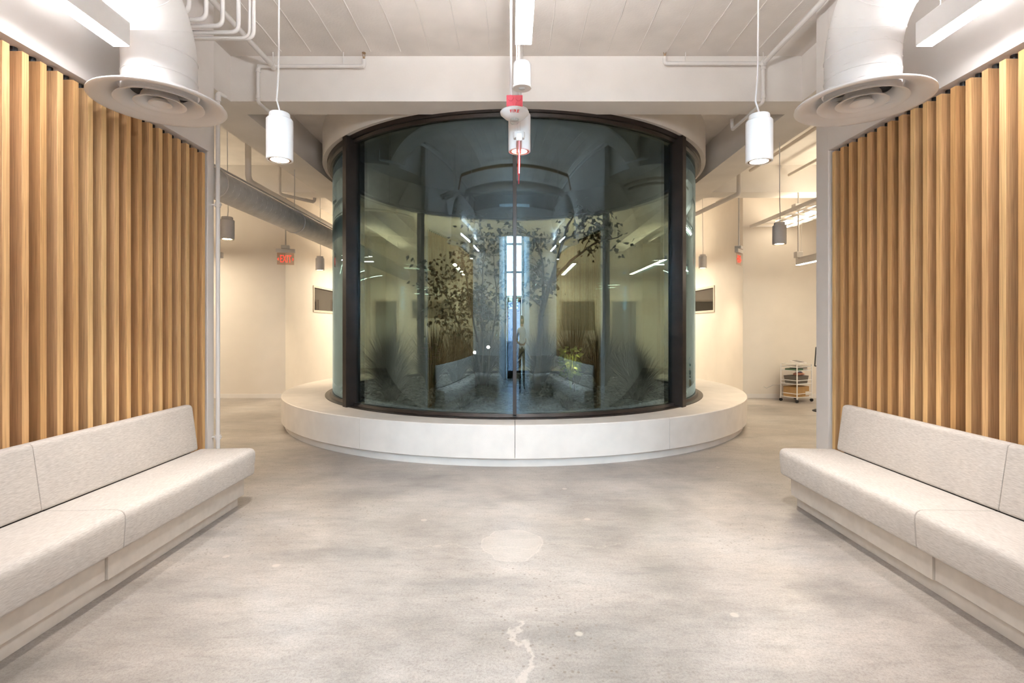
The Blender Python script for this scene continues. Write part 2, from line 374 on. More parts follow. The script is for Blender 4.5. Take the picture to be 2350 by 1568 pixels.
# wall behind the photographer with the entrance opening
OX0, OX1 = XC-0.97, XC+0.97
struct(MB().box(XL-0.31, OX0, YB-0.2, YB, 0, HC).box(OX1, XR+0.31, YB-0.2, YB, 0, HC).box(OX0, OX1, YB-0.2, YB, 4.15, HC).build('wall_back', 'soffit'), 'white wall with the tall entrance opening')
struct(box('wall_vestibule_left', 'soffit', OX0-0.15, OX0, -3.0, YB-0.2, 0, HC), 'white side wall of the entrance')
struct(box('wall_vestibule_right', 'soffit', OX1, OX1+0.15, -3.0, YB-0.2, 0, HC), 'white side wall of the entrance opposite')
struct(MB().box(-14, OX0-0.15, -3.2, -3.0, 0, HC).box(OX1+0.15, 14, -3.2, -3.0, 0, HC).build('wall_front', 'soffit'))
# entrance glazing: door leaves, transom, upper lights
dr = struct(empty('door_1', (XC, -3.0, 0)), 'glazed double entrance door with transom lights above')
dr['kind'] = 'structure'
for s in (-1, 1):
    box('jamb', 'white_metal', s*0.80, s*1.0, -0.06, 0.06, 0, 4.3, dr)
    lf = MB()
    lf.box(min(s*.02, s*.09), max(s*.02, s*.09), -.03, .03, 0, 2.3).box(min(s*.72, s*.79), max(s*.72, s*.79), -.03, .03, 0, 2.3)
    lf.box(min(s*.09, s*.72), max(s*.09, s*.72), -.03, .03, 0, .22).box(min(s*.09, s*.72), max(s*.09, s*.72), -.03, .03, 2.18, 2.3)
    leaf = lf.build('door_leaf', 'bronze', dr)
    box('pane', 'door_glass', s*.09, s*.72, -.008, .008, .22, 2.18, leaf)
for i, (z0, z1) in enumerate(((2.36, 3.0), (3.06, 3.8), (3.86, 4.3))):
    box('transom_bar', 'white_metal', -.8, .8, -.05, .05, z0-.06, z0, dr)
    box('pane', 'clear', -.8, .8, -.008, .008, z0, z1, dr)

# beams
struct(box('trim_1', 'beam', XC-3.09, XC+3.09, 5.64, 5.99, 3.93, HC), 'deep white concrete beam across the lobby ceiling')
bl = struct(box('trim_2', 'beam', XC-3.59, XC-3.09, -2.9, 17, 3.93, HC), 'long concrete beam running past the glass drum above the round duct')
br = struct(box('trim_3', 'beam', XC+3.09, XC+3.59, -2.9, 17, 3.93, HC), 'long concrete beam running past the glass drum towards the wire cart')
struct(box('trim_4', 'beam', -14, XC-3.59, 9.47, 9.9, 3.93, HC), 'cross beam above the round duct')
struct(box('trim_5', 'beam', XC+3.59, 14, 9.47, 9.9, 3.93, HC), 'cross beam above the wire cart')
# far walls
XW = 4.74
struct(box('wall_far_left', 'hall', -14, XC-XW, 10.8, 11.0, 0, HC), 'far warm-lit wall behind the exit sign')
struct(box('wall_far_right', 'hall', XC+XW, 14, 10.8, 11.0, 0, HC), 'far warm-lit wall behind the wire cart')
def window_wall(name, side, lab):
    x0 = XC+side*XW; x1 = x0+side*0.18; xa, xb = min(x0, x1), max(x0, x1)
    y0, y1, z0, z1 = 12.45, 14.6, 1.83, 2.47
    m = MB()
    # a pilaster first, then the wall a little deeper with its window
    m.box(xa, xb, 11.0, 12.25, 0, HC)
    d = side*0.06
    m.box(xa+d, xb+d, 12.25, y0, 0, HC).box(xa+d, xb+d, y1, 17, 0, HC).box(xa+d, xb+d, y0, y1, 0, z0).box(xa+d, xb+d, y0, y1, z1, HC)
    w = struct(m.build(name, 'hall'), lab)
    fr = MB(); t = 0.05; e = side*0.02
    xf0, xf1 = min(x0+d-e, x0+d+side*.1), max(x0+d-e, x0+d+side*.1)
    fr.box(xf0, xf1, y0-.0, y0+t, z0, z1).box(xf0, xf1, y1-t, y1, z0, z1).box(xf0, xf1, y0+t, y1-t, z0, z0+t).box(xf0, xf1, y0+t, y1-t, z1-t, z1)
    wn = struct(fr.build('window_1' if side < 0 else 'window_2', 'frame'), 'interior window in the wall beyond the %s' % ('exit sign' if side < 0 else 'wire cart'))
    box('pane', 'dim_glass', x0+d+side*.05, x0+d+side*.06, y0+t, y1-t, z0+t, z1-t, wn)
    return w
window_wall('wall_hall_left', -1, 'warm wall with an interior window beyond the exit sign')
window_wall('wall_hall_right', 1, 'warm wall with an interior window beside the glass drum')
struct(box('wall_hall_end', 'hall', XC-XW-.3, XC+XW+.3, 17.0, 17.2, 0, HC), 'end wall of the hall seen through the drum')
for i, (xa, xb, z0, z1, nm) in enumerate(((-3.3, -1.9, 1.75, 2.35, 'w'), (-1.5, -0.6, 1.75, 2.35, 'w'), (1.55, 2.75, 1.35, 2.35, 'w'), (0.75, 1.25, 0, 2.35, 'd'), (3.2, 4.1, 0, 2.35, 'd'), (-4.5, -3.7, 0, 2.35, 'd'))):
    nm2 = 'window_%d' % (i+3) if nm == 'w' else 'door_%d' % (i-1)
    f = struct(MB().box(xa, xb, 16.95, 17.0, z1-.06, z1).box(xa, xa+.06, 16.95, 17.0, z0, z1-.06).box(xb-.06, xb, 16.95, 17.0, z0, z1-.06).build(nm2, 'frame'), 'opening in the end wall of the hall')
    box('pane' if nm == 'w' else 'leaf', 'door', xa+.06, xb-.06, 16.97, 17.0, z0, z1-.06, f)
struct(box('wall_rear', 'hall', -14, 14, 19.8, 20, 0, HC))
struct(box('wall_side_left', 'hall', -14.2, -14, -3, 20, 0, HC)); struct(box('wall_side_right', 'hall', 14, 14.2, -3, 20, 0, HC))
struct(box('wall_passage_left', 'soffit', -14, XL-0.31, 3.9, 4.1, 0, HC)); struct(box('wall_passage_right', 'soffit', XR+0.31, 14, 3.9, 4.1, 0, HC))
struct(box('baseboard_left', 'white', -14, XC-XW, 10.785, 10.8, 0, 0.09), 'white baseboard along the far wall')
struct(box('baseboard_right', 'white', XC+XW, 14, 10.785, 10.8, 0, 0.09), 'white baseboard behind the wire cart')

# ---------------------------------------------------------------- the glass drum and its round bench
DC = (0.03, 8.81); BC = (0.031, 9.28); RB = 3.79; RG = 2.885
bench = tag(empty('round_bench', (BC[0], BC[1], 0)), 'low round cast-stone bench ring encircling the dark glass drum', 'bench')
def inner_r(a, R):
    # distance from the bench centre to the drum circle of radius R in direction a
    dx, dy = DC[0]-BC[0], DC[1]-BC[1]; ux, uy = math.sin(a), -math.cos(a)
    b = ux*dx+uy*dy; return b+math.sqrt(max(0, b*b-(dx*dx+dy*dy-R*R)))
NS = 13
for k in range(NS):
    a0 = 2*PI*k/NS+0.0007; a1 = 2*PI*(k+1)/NS-0.0007; n = 14; vs = []; fs = []
    for i in range(n+1):
        a = a0+(a1-a0)*i/n; ri = inner_r(a, 2.80)
        for r, z in ((ri, .093), (RB-.006, .093), (RB, .099), (RB, .446), (RB-.008, .454), (ri, .454)):
            vs.append((r*math.sin(a), -r*math.cos(a), z))
    for i in range(n):
        for j in range(6): fs.append((i*6+j, i*6+(j+1) % 6, (i+1)*6+(j+1) % 6, (i+1)*6+j))
    fs += [tuple(range(6)), tuple(n*6+j for j in range(5, -1, -1))]
    MB().add(vs, fs).build('bench_segment', 'stone', bench, smooth=30)
MB().lathe([(3.0, 0), (3.735, 0), (3.735, .093), (3.0, .093)], 96, closed=True).build('plinth', 'stone', bench, smooth=30)

drum = tag(empty('glass_drum', (DC[0], DC[1], 0.454)), 'dark tinted curved glass drum holding a planted courtyard', 'glass enclosure')
Z0, Z1 = 0.454, 3.945; dz = -0.454
def ring(name, prof, mat, parent, n=128): return MB().lathe([(r, z+dz) for r, z in prof], n, closed=True).build(name, mat, parent, smooth=30)
ring('sill', [(2.80, Z0), (3.005, Z0), (3.005, Z0+.012), (2.94, Z0+.016), (2.925, Z0+.05), (2.80, Z0+.05)], 'bronze', drum)
ring('header', [(2.80, 3.865), (2.93, 3.865), (2.945, 3.90), (2.975, 3.90), (2.975, 3.955), (2.80, 3.955)], 'bronze', drum)
angs = [0, 46, 92, 138, 180, 222, 268, 314]
for i, a in enumerate(angs):
    b = angs[(i+1) % 8] or 360
    wdt = 0.6 if a in (0, 180) else 1.0
    MB().lathe([(RG-.012, Z0+.05+dz), (RG+.012, Z0+.05+dz), (RG+.012, 3.865+dz), (RG-.012, 3.865+dz)], 24, a0=math.radians(a+.25), a1=math.radians(b-.25), closed=True).build('pane', 'glass', drum, smooth=30)
    A = math.radians(a)
    if a in (0, 180):
        mu = box('mullion', 'bronze', -.021, .021, -3.0, -2.84, .05, 3.865+dz, drum, bevel=.003)
    else:
        mu = box('mullion', 'bronze', -.05, .05, -3.04, -2.84, .0, 3.94+dz, drum, bevel=.004) if a not in (138, 222) else box('mullion', 'bronze', -.04, .04, -3.0, -2.84, .0, 3.94+dz, drum, bevel=.004)
    mu.rotation_euler = (0, 0, A)
# fascia above the glass, dark lining of the shaft
struct(MB().lathe([(2.976, 3.955), (3.04, 3.945), (3.04, HC), (2.976, HC)], 128, (DC[0], DC[1], 0), closed=True).build('trim_6', 'beam', smooth=30), 'curved white fascia above the glass drum')
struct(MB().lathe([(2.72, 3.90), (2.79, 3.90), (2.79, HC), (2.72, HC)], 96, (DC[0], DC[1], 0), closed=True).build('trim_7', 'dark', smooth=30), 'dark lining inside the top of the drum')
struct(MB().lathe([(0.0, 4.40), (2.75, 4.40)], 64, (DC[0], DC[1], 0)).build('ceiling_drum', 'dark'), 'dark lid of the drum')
struct(MB().lathe([(0.0, .40), (2.80, .40), (2.80, .05), (0, .05)], 64, (DC[0], DC[1], 0)).build('ground_drum', 'soil'), 'dark planting soil inside the drum')

# ---------------------------------------------------------------- fitted benches
def prof_round(poly, r, n=4):
    """round the corners of a closed 2-d polygon"""
    out = []; m = len(poly)
    for i, (p, rr) in enumerate(zip(poly, r)):
        p = Vector(p); a = (Vector(poly[i-1])-p); b = (Vector(poly[(i+1) % m])-p)
        a.normalize(); b.normalize(); half = math.acos(max(-1, min(1, a.dot(b))))/2; d = rr/math.tan(half)
        p0 = p+a*d; p1 = p+b*d
        for k in range(n+1):
            t = k/n; q = p0*(1-t)**2+p*2*t*(1-t)+p1*t*t; out.append((q.x, q.y))
    return out
def cushion(name, poly, r, y0, y1, rnd0, rnd1, mapf, parent, mat='fabric'):
    """extrude a rounded profile along y with softened ends; mapf maps (profile x, y, z) to world"""
    cx = sum(p[0] for p in poly)/len(poly); cz = sum(p[1] for p in poly)/len(poly)
    pr = prof_round(poly, r); n = len(pr); secs = []
    for k in range(5):
        t = PI/2*k/4; secs.append((y0+rnd0*(1-math.sin(t)), rnd0*(1-math.cos(t)) if False else rnd0*(1-math.sin(t))))
    secs = [(y0+rnd0*(1-math.cos(PI/2*k/4)), rnd0*(1-math.sin(PI/2*k/4))) for k in range(5)]
    secs += [(y0+(y1-y0)*k/6, 0) for k in range(1, 6)]
    secs += [(y1-rnd1*(1-math.cos(PI/2*k/4)), rnd1*(1-math.sin(PI/2*k/4))) for k in range(4, -1, -1)]
    hw = max(abs(p[0]-cx) for p in pr); hh = max(abs(p[1]-cz) for p in pr)
    vs = []
    for y, ins in secs:
        for x, z in pr:
            vs.append(mapf(cx+(x-cx)*(1-ins/hw), y, cz+(z-cz)*(1-ins/hh)))
    fs = []
    for i in range(len(secs)-1):
        for j in range(n): fs.append((i*n+j, i*n+(j+1) % n, (i+1)*n+(j+1) % n, (i+1)*n+j))
    fs += [tuple(range(n)), tuple((len(secs)-1)*n+j for j in range(n-1, -1, -1))]
    return MB().add(vs, fs).build(name, mat, parent, smooth=40)
SEAT = [(2.66, .252), (2.205, .258), (2.190, .478), (2.66, .470)]; SR = [.01, .02, .055, .02]
BACK = [(2.745, .476), (2.640, .472), (2.695, .848), (2.762, .848)]; BR = [.01, .018, .03, .02]
def fitted_bench(side, lab, ydel=0.0):
    b = tag(empty('fitted_bench', (XC+side*2.4, 2.6, 0)), lab, 'bench')
    bx, by = XC+side*2.4, 2.6
    mp = lambda x, y, z: (XC+side*x-bx, y-by, z)
    e = 4.388+ydel
    for y0, y1, r0, r1 in ((2.9, e, .006, .03), (1.45, 2.9, .006, .006), (YB+.46, 1.45, .006, .006)):
        cushion('seat_cushion', SEAT, SR, y0+.0015, y1-.0015, r0, r1, mp, b)
    for y0, y1, r0, r1 in ((2.88, 4.33+ydel, .006, .03), (1.45, 2.88, .006, .006), (YB+.16, 1.45, .006, .006)):
        cushion('back_cushion', BACK, BR, y0+.0015, y1-.0015, r0, r1, mp, b)
    # short return along the entrance wall
    mq = lambda x, y, z: (XC+side*y-bx, YB+(2.775-x)-by, z)
    cushion('seat_cushion', SEAT, SR, .99, 2.73, .03, .006, mq, b)
    cushion('back_cushion', BACK, BR, 1.02, 2.63, .03, .006, mq, b)
    def bx_(name, x0, x1, y0, y1, z0, z1, mat='plinth'):
        return MB().box(min(XC+side*x0, XC+side*x1)-bx, max(XC+side*x0, XC+side*x1)-bx, y0-by, y1-by, z0, z1).build(name, mat, b, bevel=.002)
    bx_('front_panel', 2.293, 2.70, 2.9, e-.018, .084, .254)
    bx_('front_panel', 2.308, 2.70, 1.30, 2.899, .084, .254)
    bx_('toe_board', 2.330, 2.68, 1.26, e-.045, .0, .084)
    bx_('front_panel', 1.00, 2.70, YB+.0, YB+.47, .084, .254)
    bx_('toe_board', 1.03, 2.68, YB+.0, YB+.44, .0, .084)
    bx_('back_rail', 2.665, 2.77, YB+.2, 4.25+ydel, .254, .49, 'black')
    return b
fitted_bench(-1, 'pale woven-fabric bench fitted below the slats beside the white standpipe')
fitted_bench(1, 'pale woven-fabric bench fitted below the slats beside the wide white post', 0.0)

# ---------------------------------------------------------------- lamps
def linear_lamp(x, y0, y1, zb, lab, group, lens='lobby_lens', w=.1, h=.143, top=HC, mat='white_metal', up='lobby_up', hang=None):
    t = tag(empty('linear_pendant', (x, (y0+y1)/2, zb)), lab, 'pendant lamp', group); hl = (y1-y0)/2
    hs = MB().box(-w/2, w/2, -hl, hl, .003, h); hs.build('housing', mat, t, bevel=.003)
    MB().box(-w/2+.004, w/2-.004, -hl+.004, hl-.004, 0, .003).build('lens', lens, t)
    if up: MB().box(-w/2+.02, w/2-.02, -hl+.05, hl-.05, h, h+.004).build('upper_lens', up, t)
    for s in (-1, 1):
        MB().tube([(0, s*(hl-.12), h), (0, s*(hl-.12), (hang if hang and s > 0 else top)-zb)], .0022, 6).build('suspension_cable', 'cable', t)
    return t
linear_lamp(-2.321, .66, 3.10, 3.16, 'bright linear pendant lamp nearest the slats on the standpipe side', 'lobby linear lamps', hang=3.44)
linear_lamp(2.45, .66, 3.10, 3.16, 'bright linear pendant lamp nearest the slats on the white-post side', 'lobby linear lamps', hang=3.50)
linear_lamp(.067, .66, 3.06, 3.15, 'bright linear pendant lamp over the middle of the lobby, pointing at the drum', 'lobby linear lamps', 'lobby_mid', up='lobby_up2')

def can(x, y, zb, lab, group, r=.085, h=.29, mat='white_metal', lens='can_lens', top=HC, sway=.012, power=0, hue=(1.0, .93, .84)):
    t = tag(empty('cylinder_pendant', (x, y, zb)), lab, 'pendant lamp', group); s = r/.085
    MB().lathe([(r-.014*s, .02), (r-.012*s, 0), (r-.003, 0), (r, .004), (r, h-.02), (r-.006, h-.012), (r*.80, h-.008), (r*.78, h+.02), (r*.74, h+.026), (0, h+.026)], 40).build('body', mat, t, smooth=35)
    MB().lathe([(r-.013*s, .012), (r-.02*s, .002), (r-.026*s, .002), (r-.028*s, .014)], 40).build('trim_ring', 'brown', t, smooth=35)
    MB().lathe([(0, .012), (r-.026*s, .012)], 40).build('lens', lens, t)
    hh = top-zb
    MB().tube([(.005, 0, h+.02), (sway, .0, h+.12), (sway*.4, 0, h+.3), (0, 0, hh)], .006*s, 8).build('cord', 'cable', t, smooth=60)
    if power:
        l = bpy.data.lights.new('beam', 'SPOT'); l.energy = power; l.color = hue; l.spot_size = 1.7; l.spot_blend = .9; l.shadow_soft_size = .05
        lo = bpy.data.objects.new('lamp_beam', l); C.objects.link(lo); lo.parent = t; lo.location = (0, 0, -.01)
    return t
PW = 140
can(-1.56, 3.5, 2.61, 'white cylinder pendant lamp hanging beside the duct on the standpipe side', 'lobby cylinder lamps', power=PW, sway=-.02)
can(1.66, 3.5, 2.60, 'white cylinder pendant lamp hanging beside the duct on the white-post side', 'lobby cylinder lamps', power=PW, sway=-.025)
can(.057, 4.0, 2.835, 'white cylinder pendant lamp half hidden behind the fire strobe', 'lobby cylinder lamps', h=.30, power=PW)
HH = (1.0, .80, .54)
can(-3.64, 6.66, 2.605, 'grey cylinder pendant lamp under the round duct', 'passage cylinder lamps', h=.26, mat='tan_can', lens='hall_lens2', power=80, hue=HH)
can(-3.83, 10.4, 2.61, 'small grey cylinder pendant lamp next to the exit sign by the round duct', 'passage cylinder lamps', h=.25, mat='tan_can', lens='hall_lens2', power=80, hue=HH)
can(3.54, 6.90, 2.58, 'grey cylinder pendant lamp above the wire cart', 'passage cylinder lamps', h=.26, mat='tan_can', lens='hall_lens2', power=80, hue=HH)
can(4.13, 11.3, 2.75, 'small grey cylinder pendant lamp between the drum and the tilted exit sign', 'passage cylinder lamps', h=.27, mat='tan_can', lens='hall_lens2', power=80, hue=HH)
# hall lamps
hl_ = linear_lamp(5.28, 7.3, 9.62, 2.62, 'warm linear pendant lamp above the wire cart', 'passage linear lamps', 'hall_lens', .09, .13, mat='tan_can', up=None)
for i, (x, y0, y1, z) in enumerate(((-6.35, 7.7, 10.2, 3.0), (-7.6, 6.6, 9.4, 3.0), (8.3, 6.3, 8.8, 3.0), (-1.5, 13.4, 16.4, 3.1), (1.6, 13.4, 16.4, 3.1), (-3.6, 12.6, 16.2, 3.1), (3.7, 12.6, 16.2, 3.1))):  # lamps added for light: first three unseen in passages, last two in hall
    linear_lamp(x, y0, y1, z, ['warm linear pendant lamp far down the passage past the standpipe', 'warm linear pendant lamp at the end of the passage past the standpipe', 'warm linear pendant lamp far down the passage past the cart', 'warm linear pendant lamp behind the drum seen through its tree leaves', 'warm linear pendant lamp behind the drum seen beside its leaning trunk', 'warm linear pendant lamp in the hall by the exit sign window', 'warm linear pendant lamp in the hall by the cart side window'][i], 'passage linear lamps', ('left_lens', 'left_lens', 'hall_lens', 'back_lens', 'back_lens', 'back_lens', 'back_lens')[i], .1, .1, mat='tan_can', up='hall_up')

# ---------------------------------------------------------------- ducts with round diffusers
def drop_duct(x, y, zd, side, ribs, lab):
    t = tag(empty('drop_duct', (x, y, zd)), lab, 'air duct'); r = .213
    zt = 3.22-zd; R = .42
    path = [(0, 0, .02), (0, 0, .15), (0, 0, zt)] + arc((0, -R, zt), (0, 1, 0), (0, 0, 1), R, 10)[1:] + [(0, -R-.6, zt+R), (0, -R-1.25, zt+R)]
    d = MB().tube(path, r, 40, cap=False).build('pipe', 'white_metal', t, smooth=40)
    sm = MB()
    if ribs:
        # helical rib of spiral duct
        pts = []; n = 260
        import bisect
        P = [Vector(p) for p in path]; acc = [0]
        for i in range(1, len(P)): acc.append(acc[-1]+(P[i]-P[i-1]).length)
        for k in range(n+1):
            s_ = acc[-1]*k/n; i = min(max(1, bisect.bisect_left(acc, s_)), len(P)-1); f = (s_-acc[i-1])/(acc[i]-acc[i-1])
            p = P[i-1].lerp(P[i], f)
            tg = (P[i]-P[i-1]).normalized(); u = Vector((1, 0, 0)); w = tg.cross(u); a = 2*PI*s_/.115
            pts.append(p+(u*math.cos(a)+w*math.sin(a))*(r+.001))
        sm.tube(pts, .0035, 5)
        sm.build('spiral_rib', 'white_metal', d, smooth=60)
    for (zz) in (.16, .30):
        MB().lathe([(r-.002, zz), (r+.004, zz+.003), (r+.004, zz+.009), (r-.002, zz+.012)], 40).build('joint_band', 'white_metal', d, smooth=60)
    for k in (3, 6, 9):
        a = PI/2*k/10; c = Vector((0, -R+R*math.cos(a), zt+R*math.sin(a))); tg = Vector((0, -math.sin(a), math.cos(a))); u = Vector((1, 0, 0)); w = tg.cross(u)
        MB().tube([c+(u*math.cos(q)+w*math.sin(q))*(r+.001) for q in [2*PI*j/40 for j in range(41)]], .003, 6, cap=False).build('joint_band', 'white_metal', d, smooth=60)
    df = MB().lathe([(.235, .075), (.245, .07), (.285, .045), (.33, .028), (.365, .020), (.388, .008), (.390, .001), (.386, -.003), (.365, -.003), (.335, .004), (.30, .020), (.262, .045), (.225, .085)], 56).build('diffuser', 'white_metal', t, smooth=60)
    for r0, r1 in ((.165, .255), (.080, .150)):
        MB().lathe([(r0, .080), (r0+.020, .045), (r1-.035, .014), (r1-.008, .001), (r1, .001), (r1-.004, .008), (r1-.035, .026), (r0+.026, .058), (r0+.006, .090)], 48, closed=True).build('louvre_ring', 'white_metal', df, smooth=60)
    MB().lathe([(0, .030), (.022, .026), (.045, .010), (.062, .001), (.068, .001), (.064, .009), (.04, .035), (0, .05)], 40).build('centre_cone', 'white_metal', df, smooth=60)
    for q in range(3):
        a = 2*PI*q/3+.4; MB().bar((.06*math.cos(a), .06*math.sin(a), .055), (.21*math.cos(a), .21*math.sin(a), .07), .008, .02).build('spoke', 'grey_metal', df)
    MB().lathe([(0, .16), (.205, .16)], 32).build('damper', 'black', df)
    return t
drop_duct(-2.315, 3.43, 2.955, -1, False, 'white drop duct with round diffuser on the standpipe side, smooth elbow')
drop_duct(2.275, 3.39, 2.945, 1, True, 'white spiral-ribbed drop duct with round diffuser on the white-post side')
md = tag(empty('trunk_duct', (0, 1.15, 3.64)), 'big white trunk duct across the lobby joining both drop ducts', 'air duct')
MB().tube([(-2.62, 0, 0), (-1.2, 0, 0), (1.3, 0, 0), (2.7, 0, 0)], .30, 40).build('pipe', 'white_metal', md, smooth=40)
for x in (-1.7, -.6, .6, 1.7):
    MB().tube([(x-.012, 0, 0), (x+.012, 0, 0)], .306, 40).build('joint_band', 'white_metal', md, smooth=40)

# ---------------------------------------------------------------- lobby pipework
def pipe(name, pts, r, lab, cat='pipe', mat='cable', fit=(), par=None, n=12):
    t = tag(empty(name, pts[0]), lab, cat) if par is None else par
    o = Vector(pts[0]) if par is None else Vector((0, 0, 0))
    MB().tube([Vector(p)-o for p in pts], r, n).build('tube', mat, t, smooth=50)
    for a, b, k in fit:
        MB().tube([Vector(a)-o, Vector(b)-o], r*k, n).build('coupling', mat, t, smooth=50)
    return t, o
def sprinkler(t, o, p, up=True):
    p = Vector(p)-o; s = 1 if up else -1
    h = MB().tube([p, p+Vector((0, 0, s*.03))], .012, 10).build('sprinkler_head', 'brown', t, smooth=50)
    m = MB()
    for q in (-1, 1): m.bar(p+Vector((q*.012, 0, s*.03)), p+Vector((q*.012, 0, s*.07)), .005)
    m.tube([p+Vector((0, 0, s*.068)), p+Vector((0, 0, s*.074))], .020, 12); m.build('deflector', 'brown', h)
def bend(p, a, b, r=.05, n=5):
    """points of a rounded corner at p between neighbours a and b"""
    p = Vector(p); a = (Vector(a)-p).normalized(); b = (Vector(b)-p).normalized()
    return [p+a*r*(1-t)**2+b*r*t*t for t in [i/n for i in range(n+1)]]
def route(pts, r=.05):
    out = [Vector(pts[0])]
    for i in range(1, len(pts)-1): out += bend(pts[i], pts[i-1], pts[i+1], r)
    return out+[Vector(pts[-1])]
yb = 5.56
for side, xm, xh, xe, zz, lab in ((-1, -2.55, -2.71, -1.58, 4.27, 'white sprinkler pipe below the ceiling on the standpipe side of the beam'), (1, 2.68, 2.68, 1.63, 4.30, 'white sprinkler pipe below the ceiling on the white-post side of the beam')):
    t, o = pipe('sprinkler_pipe', [(xm, .8, zz), (xm, yb-.02, zz)], .026, lab)
    pipe('', [(xm+.0, yb, zz), (xe, yb, zz)], .020, '', par=t) if False else None
    MB().tube([Vector((min(xh, xm)-0, yb, zz))-o if side < 0 else Vector((xm, yb, zz))-o, Vector((xe, yb, zz))-o], .020, 12).build('branch_tube', 'cable', t, smooth=50)
    MB().tube([Vector((xm, yb-.05, zz))-o, Vector((xm, yb+.02, zz))-o], .033, 12).build('coupling', 'cable', t, smooth=50)
    MB().tube([p-o for p in route([(xe-side*(-.06), yb, zz), (xe, yb, zz), (xe, yb, zz+.07)], .03)], .023, 12).build('elbow', 'cable', t, smooth=50)
    sprinkler(t, o, (xe, yb, zz+.07))
    dn = route([(xh+side*(-.05), yb, zz), (xh, yb, zz), (xh, yb, 3.885), (xh, 6.35, 3.885), (xh, 6.35, 4.02)], .045)
    MB().tube([p-o for p in dn], .0195, 12).build('drop_tube', 'cable', t, smooth=50)
    for zc in (zz-.05, 3.94):
        MB().tube([Vector((xh, yb, zc-.015))-o, Vector((xh, yb, zc+.015))-o], .025, 12).build('coupling', 'cable', t, smooth=50)
    for xx in (xe+side*.22, xm):
        MB().tube([Vector((xx, yb-.0, zz))-o, Vector((xx, yb, HC))-o], .005, 6).build('hanger_rod', 'cable', t)
# five conduits turning down beside the duct
for i in range(6):
    y = 3.66+.082*i; x = -2.27+.073*i; z = 3.70
    if i == 5: x, y, z = -1.965, 3.90, 3.655
    r = .016 if i < 5 else .010
    tag(MB().tube([p for p in route([(x, y, HC), (x, y, z), (XL, y, z)], .06)], r, 10).build('ceiling_conduit', 'cable', smooth=50),
        ['white conduit nearest the duct elbow, first of the row', 'white conduit second from the duct elbow', 'white conduit third from the duct elbow', 'white conduit fourth from the duct elbow', 'white conduit farthest from the duct elbow', 'thin white conduit among the thicker ones by the duct elbow'][i], 'conduit', 'conduits beside the duct')
for k, (y, z, r, mt, lab) in enumerate(((2.75, 4.30, .03, 'brown', 'rust-brown pipe crossing under the lobby ceiling'), (2.2, 4.10, .075, 'tan_can', 'thick grey pipe crossing under the lobby ceiling'), (1.75, 4.28, .035, 'cable', 'white pipe crossing under the lobby ceiling before the entrance wall'))):
    tag(MB().tube(route([(XL+.1, y, z-.25), (XL+.25, y, z), (XR-.25, y, z), (XR-.1, y, z-.25)], .06), r, 12).build('cross_pipe', mt, smooth=50), lab, 'pipe')
# standpipe at the end of the slat wall
t, o = pipe('standpipe', [(-2.672, 4.735, 0), (-2.672, 4.735, 3.56)], .018, 'slim white standpipe at the end of the oak slat wall')
for zc in (.49, 2.60):
    MB().tube([(0, 0, zc-.02), (0, 0, zc+.02)], .025, 12).build('coupling', 'cable', t, smooth=50)
    MB().box(-.05, .03, -.012, .012, zc-.006, zc+.006).build('bracket', 'cable', t)
MB().tube([(0, -.0, 3.54), (0, 0, 3.60)], .025, 12).build('coupling', 'cable', t, smooth=50)
MB().tube([p for p in route([(-.0, .0, 3.56), (0, 0, 3.62), (.02, .09, 3.62)], .03)], .018, 12).build('elbow', 'cable', t, smooth=50)

# ---------------------------------------------------------------- sensor, fire strobe and exit sign down the middle
t = tag(empty('ceiling_sensor', (.062, 3.25, 2.98)), 'white cylinder occupancy sensor hanging below the middle linear lamp', 'sensor')
MB().lathe([(0, .012), (.052, .012), (.056, .02), (.056, .145), (.05, .158), (0, .162)], 32).build('housing', 'white_metal', t, smooth=40)
MB().lathe([(0, .0), (.057, .0), (.060, .004), (.058, .013), (0, .013)], 32).build('face_plate', 'white', t, smooth=40)
MB().lathe([(0, -.006), (.016, -.005), (.022, .0)], 24).build('sensor_lens', 'grey_metal', t, smooth=60)
MB().tube([(.0, 0, .16), (0, 0, HC-2.98)], .008, 10).build('stem', 'cable', t, smooth=60)
t = tag(empty('fire_strobe', (.018, 3.75, 2.985)), 'white dome fire alarm strobe lettered FIRE under a red box', 'fire alarm')
MB().lathe([(0, .0), (.05, .0), (.085, .012), (.122, .045), (.126, .062), (.118, .072), (0, .074)], 48).build('dome', 'white_metal', t, smooth=50)
MB().lathe([(0, -.045), (.024, -.043), (.036, -.03), (.040, -.012), (.042, .004)], 32).build('strobe_lens', 'clear', t, smooth=50)
MB().lathe([(0, -.012), (.03, -.01), (.038, .0)], 24).build('reflector', 'grey_metal', t, smooth=50)
t.scale = (.82, .82, .82)
bxr = box('red_box', 'red', -.07, .07, -.07, .07, .075, .185, t, bevel=.004)
bxr['label'] = 'red back box with round knockouts'
for qx in (-1, 1):
    for qz in (.102, .158):
        MB().tube([(qx*.034, -.066, qz), (qx*.034, -.076, qz)], .026, 20).build('knockout', 'red', bxr, smooth=50, bevel=.004)
for qx in (-.03, .02): MB().tube([(qx, 0, .18), (qx, 0, (HC-2.985)/.82)], .012 if qx < 0 else .009, 10).build('conduit', 'cable', t, smooth=60)
tx = text_mesh('lettering', 'FIRE', .036, 'redprint', t, spacing=1.2)
for v in tx.data.vertices:
    x, y, z = v.co; y += .004; r = .1035+y*.746+(z+.0018)*.665; v.co = (r*math.sin(x/.1035), -r*math.cos(x/.1035), .0285+y*.665-(z+.0018)*.746)
t = tag(empty('exit_sign', (.052, 3.9, 2.60)), 'edge-lit red exit sign seen edge-on below the fire strobe', 'exit sign')
MB().lathe([(0, .30), (.04, .30), (.045, .32), (.045, .345), (0, .345)], 24).build('canopy', 'white_metal', t, smooth=50)
